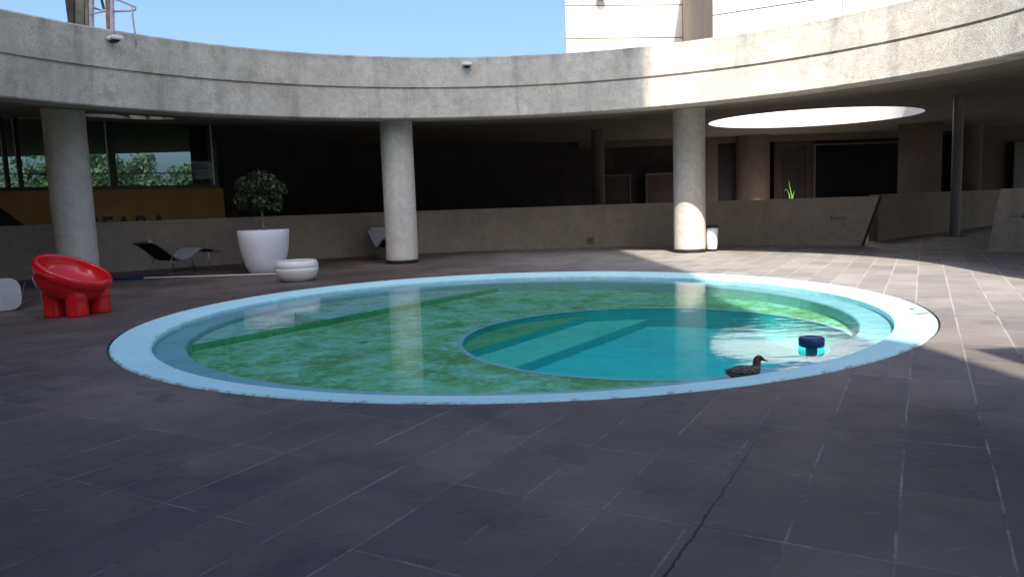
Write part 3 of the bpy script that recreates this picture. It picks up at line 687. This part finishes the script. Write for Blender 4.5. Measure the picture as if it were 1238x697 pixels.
# ------------------------------------------------------------------ tower above the roof
tw = thing('cream_tower', 'sunlit cream panelled tower blocks rising above the roof ring', 'building', (6, 34, 3.6))
k1, k2 = 1.40, 1.42
P1 = [Vector((2.12, 26.0)) * k1, Vector((6.14, 26.4)) * k1, Vector((5.18, 19.0)) * k2, Vector((7.22, 17.84)) * k2]
d2 = (P1[3] - P1[2]).normalized(); P1.append(P1[2] + d2 * 17); P1 += [Vector((28, 46)), Vector((4.1, 46))]
ZR = 3.69
def wallface(p, q, z0, z1, th=.15):
    d = (q - p).normalized(); nn = Vector((-d.y, d.x)) * th; b = B(); prism(b, [p, q, q + nn, p + nn], z0, z1); return b
hz = lambda z, k: 1.12 + (z - 1.12) * k
def courses(p, q, zs, mt, gapw=.03):
    for z0, z1 in zip(zs, zs[1:]): obj('wall_panel', wallface(p, q, z0 + gapw / 2, z1 - gapw / 2), M[mt], tw, True)
    obj('joint_backing', wallface(p + Vector((0, .04)), q + Vector((0, .04)), zs[0], zs[-1], .1), M['joint'], tw, True)
e2 = hz(5.57, k2)
courses(P1[0], P1[1], [ZR, hz(6.61, k1), hz(7.69, k1), 11.5], 'tower', .06)
courses(P1[2], P1[2] + d2 * 4.15, [ZR, e2, e2 + 1.45, 11.5], 'tower', .05)
courses(P1[2] + d2 * 4.18, P1[4], [ZR, e2, e2 + 1.45, 11.5], 'tower', .05)
bm = B(); p, q = P1[1], P1[2]; prism(bm, [p + Vector((.02, .02)), q + Vector((.06, .02)), q + Vector((.4, .05)), p + Vector((.4, 0))], ZR, 11.3); obj('side_wall', bm, M['tower_shade'], tw, True)
bm = B(); prism(bm, [P1[0] + Vector((.06, .2)), P1[1] + Vector((.3, .2)), P1[2] + Vector((.5, .3)), P1[4] + Vector((0, .3)), P1[5], P1[6] + Vector((.06, 0))], ZR + .01, 11.2); obj('core', bm, M['tower_shade'], tw, True)
p = atY(727, -1, 36.28)
t = thing('wall_lamp', 'dark domed lamp hanging on the cream tower wall', 'lamp', (p.x, p.y, p.z + .03))
bm = B(); lathe(bm, [(0, -.07), (.12, -.06), (.22, -.0), (.25, .07), (.2, .2), (.08, .3), (0, .32)], 32); obj('shade', bm, M['black'], t, smooth=True)
bm = B(); tube(bm, [(0, 0, .3), (0, .05, .45), (0, .2, .5)], .025); obj('bracket', bm, M['frame'], t)

# ------------------------------------------------------------------ unseen buildings behind the viewer, sized to throw the shade
ca, sa = SUN_DIR[0], SUN_DIR[1]
bm = B(); box(bm, -9, 3.42, -16, -6, 0, 27); tag(obj('tall_block', bm, M['tower']), 'tall cream block behind the viewer shading the court', 'building')
bm = B(); box(bm, 3.47, 26, -12, -1.0, 3.7, 5.95); tag(obj('near_shade_block', bm, M['tower']), 'lower cream block added behind the viewer to cast the near shadow edge', 'building')  # unseen block added for the near edge of the shade

# ------------------------------------------------------------------ things on the roof edge
def floodlight(px, label):
    d = ray(px, 70); dd = Vector((d.x, d.y)).normalized()
    b = dd.dot(RC); k = b + math.sqrt(b * b - RC.length_squared + (RR - .01) ** 2); q = dd * k
    a = math.atan2(q.y - RC.y, q.x - RC.x)
    z = 1.12
    t = thing('floodlight', label, 'lamp', (q.x, q.y, 0), a, 'small floodlights on the fascia')
    bm = B(); box(bm, -.20, -.005, -.085, .085, .0, .06, .014); obj('hood', bm, M['white'], t)
    bm = B(); lathe(bm, [(0, -.035), (.04, -.03), (.065, -.012), (.068, .001), (0, .001)], 20, (-.09, 0, 0)); obj('lens', bm, M['black'], t, smooth=True)
    bm = B(); box(bm, -.05, .012, -.03, .03, -.03, .014); obj('bracket', bm, M['frame'], t)
    return t, k
for px, py, lb in ((137, 50, 'small white floodlight on the shaded fascia below the rusty post'), (564, 81, 'small white floodlight at the middle of the fascia')):
    t, k = floodlight(px, lb); r = ray(px, py); t.location.z = 1.12 + r.z / math.hypot(r.x, r.y) * k
YR = 11.6
def roofpt(px, py, Y=YR): return atY(px, py, Y)
zb = ZT - .25
t = thing('timber_stack', 'weathered dark timber post and boards standing on the roof edge', 'post', (roofpt(95, 20).x, YR, zb))
def upright(px0, px1, py0, pxt0, pxt1, Y, dpt, mt, nm, parent, top=-40):
    a, b = roofpt(px0, py0, Y), roofpt(px1, py0, Y); c, d = roofpt(pxt0, 0, Y), roofpt(pxt1, 0, Y)
    ks = (top_z - c.z) / (c.z - a.z)
    a2, b2 = a + (a - c) * ((a.z - zb) / (c.z - a.z)), b + (b - d) * ((b.z - zb) / (d.z - b.z))
    c2_, d2_ = c + (c - a) * ks, d + (d - b) * ks
    bm = B(); lo_ = [bm.verts.new(v) for v in (a2, b2, b2 + Vector((0, dpt, 0)), a2 + Vector((0, dpt, 0)))]
    hi_ = [bm.verts.new(v) for v in (c2_, d2_, d2_ + Vector((0, dpt, 0)), c2_ + Vector((0, dpt, 0)))]
    bm.faces.new(lo_); bm.faces.new(hi_)
    for k in range(4): bm.faces.new((lo_[k], lo_[(k + 1) % 4], hi_[(k + 1) % 4], hi_[k]))
    obj(nm, bm, M[mt], parent, True)
top_z = 5.6
upright(82, 89, 27, 78.5, 89, YR, .12, 'darktimber', 'board', t)
upright(89.5, 101, 28, 89.5, 102, YR + .03, .12, 'mossy', 'post', t)
upright(103, 106.5, 31, 102.5, 106, YR, .07, 'mossy', 'batten', t)
upright(107, 111, 32, 106.5, 111, YR + .02, .07, 'lilac', 'batten', t)
f_ = lambda a, b: roofpt(a, b, YR + .08)
t2 = thing('rusty_post', 'rusty steel post with a pale edge standing on the roof edge', 'post', (roofpt(131, 20).x, YR, zb))
upright(128.5, 133, 35, 127, 132.5, YR, .05, 'rust', 'web', t2)
upright(133.2, 136.5, 36, 132.8, 135.5, YR, .06, 'lilac', 'flange', t2)
bm = B(); bar(bm, f_(120, -12), f_(125.5, 11), .05, .02); obj('strap', bm, M['black'], t2, True)
t3 = thing('guard_rail', 'thin chalky guard rail with a rounded corner on the roof edge', 'railing', (roofpt(160, 20).x, YR, zb))
f = lambda a, b, dy=0: roofpt(a, b, YR + dy)
bm = B(); e = f(161, 9); tube(bm, [f(134, -2.5, .05), f(150, 3, .05), f(158, 6.5, .04), f(162, 8), f(164, 9.5), f(163.5, 12), f(160, 13), f(150, 13.6, .05), f(136, 14.2, .05), f(125, 13.5, .1), f(111, 9, .2)], .015, 8); obj('top_rail', bm, M['lilac'], t3, True, True)
bm = B(); q = f(163, 40); tube(bm, [f(159.5, 8), f(160.3, 20), q, (q.x, q.y, ZT - .25)], .015, 8); obj('stanchion', bm, M['lilac'], t3, True, True)
bm = B(); tube(bm, [f(109, 17.5), f(125, 14, .05), f(137, 13.6, .05)], .014, 8); obj('lower_rail', bm, M['lilac'], t3, True, True)

# ------------------------------------------------------------------ red chair
base = gnd(91, 381.5)
ch = thing('tub_chair', 'glossy red moulded tub chair with tilted round seat on four stubby legs', 'chair', (base.x - .03, base.y + .12, 0))
vx = Vector((math.cos(math.radians(30)), math.sin(math.radians(30)), 0))        # across the view towards the photo's right
vy = Vector((math.sin(math.radians(30)), -math.cos(math.radians(30)), 0))       # towards the viewer
nrm = (vx * math.sin(math.radians(20)) + vy * math.sin(math.radians(15)) + Vector((0, 0, .92))).normalized()
rot = Vector((0, 0, 1)).rotation_difference(nrm).to_matrix().to_4x4()
prof = [(0, -.19), (.14, -.188), (.25, -.165), (.318, -.115), (.350, -.045), (.356, -.006), (.362, .008), (.385, .016), (.41, .010), (.424, -.012), (.428, -.05),
        (.426, -.085), (.412, -.10), (.405, -.12), (.398, -.16), (.38, -.215), (.345, -.275), (.27, -.33), (.17, -.355), (0, -.36)]
bm = B(); lathe(bm, prof, 72, (0, 0, 0), mtx=Matrix.Translation((0, 0, .545)) @ rot)
o = obj('seat', bm, M['red'], ch, smooth=True); sm = o.modifiers.new('s', 'SUBSURF'); sm.levels = sm.render_levels = 1
for ang_, rr in ((180, .232), (268, .215), (0, .232), (88, .215)):
    a = math.radians(ang_); w = vx * math.cos(a) - vy * math.sin(a); c = w * rr; hi = .345 - .06 * math.cos(a)
    bm = B(); lathe(bm, [(0, 0), (.108, 0), (.120, .010), (.120, .06), (.114, .14), (.118, .20), (.126, .26), (.11, hi), (0, hi)], 40, (c.x, c.y, 0))
    obj('leg', bm, M['red'], ch, smooth=True, auto=50)

# ------------------------------------------------------------------ pots
p = gnd(322, 331)
px_, py_ = back(p, .27)
t = thing('planter', 'large matt white tapering planter holding the small round tree', 'planter', (px_, py_, 0))
bm = B(); lathe(bm, [(0, 0), (.27, 0), (.30, .02), (.36, .16), (.425, .40), (.455, .62), (.462, .79), (.455, .805), (.44, .80), (.435, .72), (0, .72)], 72); obj('shell', bm, M['planter'], t, smooth=True, auto=50)
bm = B(); lathe(bm, [(0, .745), (.2, .75), (.434, .735), (.434, .72)], 48); obj('soil', bm, M['soil'], t, smooth=True)
tr = thing('potted_tree', 'small round-crowned dark green tree growing in the large white planter', 'tree', (px_, py_, .74))
bm = B()
tube(bm, [(0, 0, 0), (.015, 0, .12), (-.02, .01, .22), (.01, 0, .33), (0, 0, .45), (-.02, 0, .62)], .026, 8, r2=.014)
tube(bm, [(.02, .01, 0), (-.02, .015, .12), (.02, -.01, .24), (-.01, 0, .36), (.05, 0, .6)], .02, 8, r2=.01)
tube(bm, [(-.13, 0, 0), (-.13, 0, .17)], .008, 6)
for k in range(7):
    a = k * .9; tube(bm, [(0, 0, .42), (.18 * math.cos(a), .18 * math.sin(a), .62), (.32 * math.cos(a), .32 * math.sin(a), .72 + .05 * (k % 3))], .01, 6, r2=.004)
obj('trunk', bm, M['bark'], tr, smooth=True)
rnd = random.Random(3); cs = []
for _ in range(46):
    d = Vector((rnd.gauss(0, 1), rnd.gauss(0, 1), rnd.gauss(0, 1))).normalized()
    cs.append((Vector((-.02 + d.x * .37, d.y * .37, .74 + d.z * .27 + (.05 if d.z > 0 else 0))), rnd.uniform(.09, .16)))
cs.append((Vector((-.36, -.1, .55)), .1)); cs.append((Vector((.3, -.1, .5)), .12)); cs.append((Vector((0, 0, .75)), .3))
bm = B(); leaf_cloud(bm, cs, 6200, .040, rnd); obj('crown', bm, M['ficus'], tr)
p = gnd(360, 341); bx, by = back(p, .26)
t = thing('bowl_planter', 'low rounded cream bowl planter standing before the large planter', 'planter', (bx, by, 0))
bm = B(); lathe(bm, [(0, 0), (.2, 0), (.25, .015), (.31, .09), (.338, .17), (.342, .215), (.337, .22), (.342, .225), (.338, .28), (.322, .328), (.308, .336), (.296, .328), (.295, .27), (0, .27)], 72); obj('shell', bm, M['bowl'], t, smooth=True, auto=55)
bm = B(); lathe(bm, [(0, .285), (.294, .275), (.294, .27)], 48); obj('soil', bm, M['soil'], t, smooth=True)

# ------------------------------------------------------------------ pool pole
a, b = gnd(138, 338.5), gnd(336, 332.5)
pt = thing('pool_pole', 'long pale telescopic pool pole with a blue grip lying on the deck', 'pole', (a.x, a.y, 0))
u = (b - a); v1 = a + u * .0
bm = B(); tube(bm, [a + u * .18 + Vector((0, 0, .022)), b + Vector((0, 0, .022))], .016, 12); obj('tube', bm, M['mesh_light'], pt, True, True, auto=50)
bm = B(); tube(bm, [a - u * .05 + Vector((0, 0, .026)), a + u * .185 + Vector((0, 0, .026))], .026, 12); obj('grip', bm, M['poleblue'], pt, True, True, auto=50)

# ------------------------------------------------------------------ loungers
def lounger(label, loc, rz):
    t = thing('chaise_lounge', label, 'lounger', loc, rz, 'wave-shaped chaise lounges along the wall')
    prof = [(-.70, .62), (-.62, .585), (-.50, .50), (-.36, .38), (-.24, .295), (-.12, .255), (.0, .27), (.14, .34), (.27, .42), (.38, .455), (.52, .44), (.66, .385), (.80, .36)]
    pr = []
    for i in range(len(prof) - 1):                       # Catmull-Rom
        p0, p1, p2, p3 = [Vector(prof[min(max(k, 0), len(prof) - 1)]) for k in (i - 1, i, i + 1, i + 2)]
        for s in range(5):
            s /= 5; pr.append(.5 * (2 * p1 + (p2 - p0) * s + (2 * p0 - 5 * p1 + 4 * p2 - p3) * s * s + (3 * p1 - p0 - 3 * p2 + p3) * s ** 3))
    pr.append(Vector(prof[-1])); W = .30
    def strip(w, off, th):
        bm = B(); rows = []
        for i, q in enumerate(pr):
            tg = (pr[min(i + 1, len(pr) - 1)] - pr[max(i - 1, 0)]).normalized(); nn = Vector((-tg.y, tg.x))
            a_, b_ = q + nn * off, q + nn * (off - th)
            rows.append([bm.verts.new((a_.x, -w, a_.y)), bm.verts.new((a_.x, w, a_.y)), bm.verts.new((b_.x, w, b_.y)), bm.verts.new((b_.x, -w, b_.y))])
        for A, Q in zip(rows, rows[1:]):
            for k in range(4): bm.faces.new((A[k], A[(k + 1) % 4], Q[(k + 1) % 4], Q[k]))
        bm.faces.new(rows[0]); bm.faces.new(rows[-1]); return bm
    obj('sling', strip(W, .012, .008), M['mesh_light'], t, smooth=True, auto=40)
    obj('sling_back', strip(W - .01, .001, .010), M['mesh_dark'], t, smooth=True, auto=40)
    for s in (-1, 1):
        bm = B(); tube(bm, [(q.x, s * (W + .008), q.y) for q in pr], .019, 8); obj('side_rail', bm, M['steel'], t, smooth=True, auto=50)
        bm = B(); tube(bm, [(-.30, s * .27, .36), (-.42, s * .27, .02), (-.40, s * .27, .012), (.12, s * .27, .012), (.14, s * .27, .02), (.0, s * .27, .27)], .011, 8); obj('leg', bm, M['steel'], t, smooth=True)
        bm = B(); tube(bm, [(.52, s * .26, .42), (.55, s * .26, .0)], .011, 8); obj('leg', bm, M['steel'], t, smooth=True)
    bm = B(); tube(bm, [(-.40, -.27, .012), (-.40, .27, .012)], .01, 8); tube(bm, [(.12, -.27, .012), (.12, .27, .012)], .01, 8); tube(bm, [(.55, -.26, .06), (.55, .26, .06)], .01, 8); obj('cross_bar', bm, M['steel'], t, smooth=True)
    bm = B(); box(bm, -.10, .10, -.2, .2, -.022, .022, .02, Matrix.Translation((-.64, 0, .625)) @ Matrix.Rotation(math.radians(36), 4, 'Y')); obj('head_cushion', bm, M['mesh_light'], t, smooth=True, auto=60)
    return t
lounger('wavy grey chaise lounge seen from behind, beside the large planter', (-6.62, 14.80, 0), math.radians(60))
lounger('wavy grey chaise lounge half hidden behind the middle column', (-2.72, 16.95, 0), math.radians(-58))

# white seat at the left edge
p = gnd(12, 377)
t = thing('shell_chair', 'pale shell seat on thin wire legs beside the red chair', 'chair', (p.x - .28, p.y + .02, 0), math.radians(34))
def rrect(w, h, r, n=8):
    o = []
    for cx, cz, a in ((w - r, h - r, 0), (-w + r, h - r, 90), (-w + r, r, 180), (w - r, r, 270)):
        for i in range(n + 1):
            q = math.radians(a + 90 * i / n); o.append((cx + r * math.cos(q), cz + r * math.sin(q)))
    return o
bm = B(); o_ = rrect(.36, .40, .13)
A = [bm.verts.new((x, -.03 - .04 * (x / .36) ** 2 + (z - .2) * .1, z + .012)) for x, z in o_]; Q = [bm.verts.new((x, -.0 - .04 * (x / .36) ** 2 + (z - .2) * .1, z + .012)) for x, z in o_]
bm.faces.new(A); bm.faces.new(Q)
for i in range(len(A)): bm.faces.new((A[i], A[(i + 1) % len(A)], Q[(i + 1) % len(A)], Q[i]))
obj('backrest', bm, M['mesh_light'], t, smooth=True, auto=50)
bm = B(); box(bm, -.33, .33, .0, .5, .16, .19, .012); obj('seat', bm, M['mesh_light'], t)
for s in (-1, 1):
    bm = B(); tube(bm, [(s * .33, -.01, .17), (s * .36, .1, .17), (s * .42, .30, .33)], .008, 8); obj('arm_wire', bm, M['steel'], t, smooth=True)
    bm = B(); tube(bm, [(s * .3, .42, .16), (s * .42, .30, .09), (s * .34, .05, .06), (s * .3, .42, .0)], .008, 8); obj('leg', bm, M['steel'], t, smooth=True)

# ------------------------------------------------------------------ bin
p = gnd(860.5, 304); x, y = back(p, .13)
t = thing('litter_bin', 'small white tapered litter bin with dark rim and foot', 'bin', (x, y, 0))
bm = B(); lathe(bm, [(0, .05), (.105, .05), (.135, .49), (.13, .49), (.115, .12), (0, .12)], 40); obj('body', bm, M['white'], t, smooth=True, auto=40)
bm = B(); lathe(bm, [(.10, .05), (.106, .051), (.10, 0), (0, 0), (0, .05), (.10, .05)], 40); obj('foot', bm, M['black'], t, smooth=True, auto=40)
bm = B(); lathe(bm, [(.137, .485), (.146, .49), (.147, .535), (.138, .545), (.118, .535), (.118, .49), (.137, .485)], 40); obj('rim', bm, M['frame'], t, smooth=True, auto=40)

# ------------------------------------------------------------------ floater
p = gnd(981, 419.5, ZW); x, y = back(p, .07)
t = thing('pool_float', 'round chlorine float with a navy cap drifting in the pool', 'pool float', (x, y, ZW))
bm = B(); lathe(bm, [(0, -.005), (.085, -.005), (.096, .004), (.098, .055), (.09, .068), (.06, .072), (.05, .066), (0, .066)], 48); obj('cap', bm, M['bluecap'], t, smooth=True, auto=60)
bm = B(); lathe(bm, [(0, -.11), (.04, -.11), (.045, -.004), (0, -.004)], 32); obj('basket', bm, M['teal'], t, smooth=True, auto=50)

# ------------------------------------------------------------------ small litter
def leaf_bit(name, label, cat, p, rz, L, W, z, mt):
    bm = B(); rows = []
    for i in range(7):
        s_ = i / 6; w_ = W * math.sin(PI * min(.97, max(.03, s_))) ; x_ = (s_ - .5) * L; zz = .004 + .35 * L * (s_ - .5) ** 2
        rows.append((bm.verts.new((x_, -w_, zz + w_ * .25)), bm.verts.new((x_, 0, zz)), bm.verts.new((x_, w_, zz + w_ * .25))))
    for a_, b_ in zip(rows, rows[1:]):
        bm.faces.new((a_[0], a_[1], b_[1], b_[0])); bm.faces.new((a_[1], a_[2], b_[2], b_[1]))
    o = obj(name, bm, M[mt], smooth=True, loc=(p.x, p.y, z)); o.rotation_euler.z = rz; tag(o, label, cat)
leaf_bit('fallen_leaf', 'dark fallen leaf floating over the algae on the left of the pool', 'leaf', gnd(439, 415, ZW), .3, .13, .03, ZW, 'bark_dark')
p = gnd(1113, 380, -.01)
leaf_bit('fallen_leaf', 'long grey withered leaf lying on the sunlit pool rim', 'leaf', p, -.2, .30, .018, -.006, 'mossy')
leaf_bit('fallen_leaf', 'small withered leaf scrap on the sunlit pool rim above the long leaf', 'leaf', gnd(1103, 374, -.01), .4, .10, .02, -.010, 'mossy')

# ------------------------------------------------------------------ duck
p = gnd(906, 456, ZW)
dk = thing('duck', 'dark brown duck floating at the near rim of the pool', 'duck', (p.x, p.y + .06, ZW), math.radians(6))
def loft(bm, secs, n=14):
    rings = []
    for (x, z, w, h, tx) in secs:                        # centre x,z; half width, half height; tilt of the section
        ca_, sa_ = math.cos(tx), math.sin(tx)
        rings.append([bm.verts.new((x - sa_ * h * math.sin(2 * PI * k / n), w * math.cos(2 * PI * k / n), z + ca_ * h * math.sin(2 * PI * k / n))) for k in range(n)])
    for A, Q in zip(rings, rings[1:]):
        for k in range(n): bm.faces.new((A[k], A[(k + 1) % n], Q[(k + 1) % n], Q[k]))
    bm.faces.new(rings[0]); bm.faces.new(rings[-1])
bm = B()
R_ = math.radians
loft(bm, [(-.152, .030, .006, .003, 0), (-.134, .024, .022, .011, 0), (-.105, .016, .044, .030, 0), (-.065, .012, .056, .048, 0), (-.015, .010, .060, .056, 0), (.030, .012, .056, .052, R_(6)),
          (.058, .026, .044, .044, R_(28)), (.070, .050, .032, .033, R_(58)), (.071, .070, .0255, .027, R_(84)), (.071, .088, .0255, .027, R_(86)), (.075, .104, .0265, .029, R_(50)),
          (.088, .112, .0255, .0265, R_(12)), (.101, .110, .020, .0195, R_(-14)), (.109, .105, .0125, .0115, R_(-22)), (.122, .099, .0115, .0075, R_(-24)), (.138, .092, .012, .0045, R_(-18)), (.147, .090, .006, .002, 0)])
for s in (-1, 1):
    r2_ = []
    n = 12
    for (x, y_, z, w, h) in ((.045, .044, .022, .008, .016), (.02, .052, .03, .014, .026), (-.03, .052, .034, .016, .026), (-.08, .040, .034, .014, .018), (-.12, .024, .036, .010, .009), (-.152, .010, .042, .004, .003)):
        r2_.append([bm.verts.new((x, s * y_ + w * math.cos(2 * PI * k / n), z + h * math.sin(2 * PI * k / n))) for k in range(n)])
    for A, Q in zip(r2_, r2_[1:]):
        for k in range(n): bm.faces.new((A[k], A[(k + 1) % n], Q[(k + 1) % n], Q[k]))
    bm.faces.new(r2_[0]); bm.faces.new(r2_[-1])
o = obj('body', bm, M['duck'], dk, smooth=True); q = o.modifiers.new('s', 'SUBSURF'); q.levels = q.render_levels = 1
for s in (-1, 1):
    bm = B(); bmesh.ops.create_uvsphere(bm, u_segments=10, v_segments=8, radius=.0035); obj('eye', bm, M['black'], dk, smooth=True, loc=(.094, s * .0225, .117))

# ------------------------------------------------------------------ trees beyond the glass
def tree(label, x, y, h, r, seed, mt, n=2600):
    rnd = random.Random(seed); t = thing('leafy_tree', label, 'tree', (x, y, -.03), 0, 'trees beyond the glazed front')
    bm = B(); tube(bm, [(0, 0, 0), (.05, .03, h * .25), (0, 0, h * .5), (.1, 0, h * .8)], .16, 8, r2=.05); cs = []
    for k in range(22):
        a = rnd.random() * 6.28; q = rnd.random() ** .6 * r; z = h * rnd.uniform(.22, .95)
        q *= math.sin(PI * min(1, max(.12, (z / h - .1) / .95)))  + .15
        c = Vector((q * math.cos(a), q * math.sin(a), z)); cs.append((c, rnd.uniform(.28, .5) * r * .8))
        if k % 3 == 0: tube(bm, [(0, 0, h * .3), tuple(c * .6 + Vector((0, 0, h * .12))), tuple(c)], .05, 6, r2=.015)
    obj('trunk', bm, M['bark_dark'], t, smooth=True)
    bm = B(); leaf_cloud(bm, cs, n, .13, rnd); obj('crown', bm, M[mt], t)
for lb, px, Y, h, r, sd_, mt in (('bright green tree seen through the pane left of the column', 62, 34, 5.0, 2.0, 1, 'tree'), ('broad green tree behind the centre pane near the mullion', 122, 33, 4.2, 1.8, 2, 'tree'),
                              ('loose olive tree through the wide pane', 172, 34, 3.9, 1.7, 3, 'treeb'), ('rounded green tree before the dark pillar', 222, 36, 3.4, 1.3, 4, 'tree'),
                              ('green tree right of the dark pillar', 262, 36, 4.0, 1.4, 5, 'treeb'), ('thin tree at the far end of the glazing', 22, 38, 3.0, 1.3, 6, 'treeb')):
    q = atY(px, 250, Y); tree(lb, q.x, Y, h, r, sd_, mt)

# ------------------------------------------------------------------ light
w = bpy.data.worlds.new('World'); S.world = w; w.use_nodes = True
nt = w.node_tree; nt.nodes.clear()
sky = nt.nodes.new('ShaderNodeTexSky'); sky.sky_type = 'NISHITA'; sky.sun_disc = False
sky.sun_elevation = SUN_EL
to_sun = Vector((-SUN_DIR[0], -SUN_DIR[1])).normalized()
sky.sun_rotation = math.atan2(to_sun.x, to_sun.y)
sky.air_density = 1.0; sky.dust_density = 5.0; sky.ozone_density = 6.0
bg = nt.nodes.new('ShaderNodeBackground'); bg.inputs[1].default_value = 0.115
ou = nt.nodes.new('ShaderNodeOutputWorld'); nt.links.new(sky.outputs[0], bg.inputs[0]); nt.links.new(bg.outputs[0], ou.inputs[0])
sl = bpy.data.lights.new('sun', 'SUN'); sl.energy = 3.4; sl.angle = math.radians(0.53); sl.color = (1.0, .94, .85)
so = bpy.data.objects.new('sun', sl); COL.objects.link(so)
v = Vector((SUN_DIR[0], SUN_DIR[1])).normalized() * math.cos(SUN_EL); v = Vector((v.x, v.y, -math.sin(SUN_EL)))
so.rotation_euler = v.to_track_quat('-Z', 'Y').to_euler(); so.location = (0, -10, 30)

S.view_settings.view_transform = 'Standard'; S.view_settings.look = 'None'; S.view_settings.exposure = 1.35; S.view_settings.gamma = 1
S.cycles.max_bounces = 10; S.cycles.diffuse_bounces = 5; S.cycles.transparent_max_bounces = 10
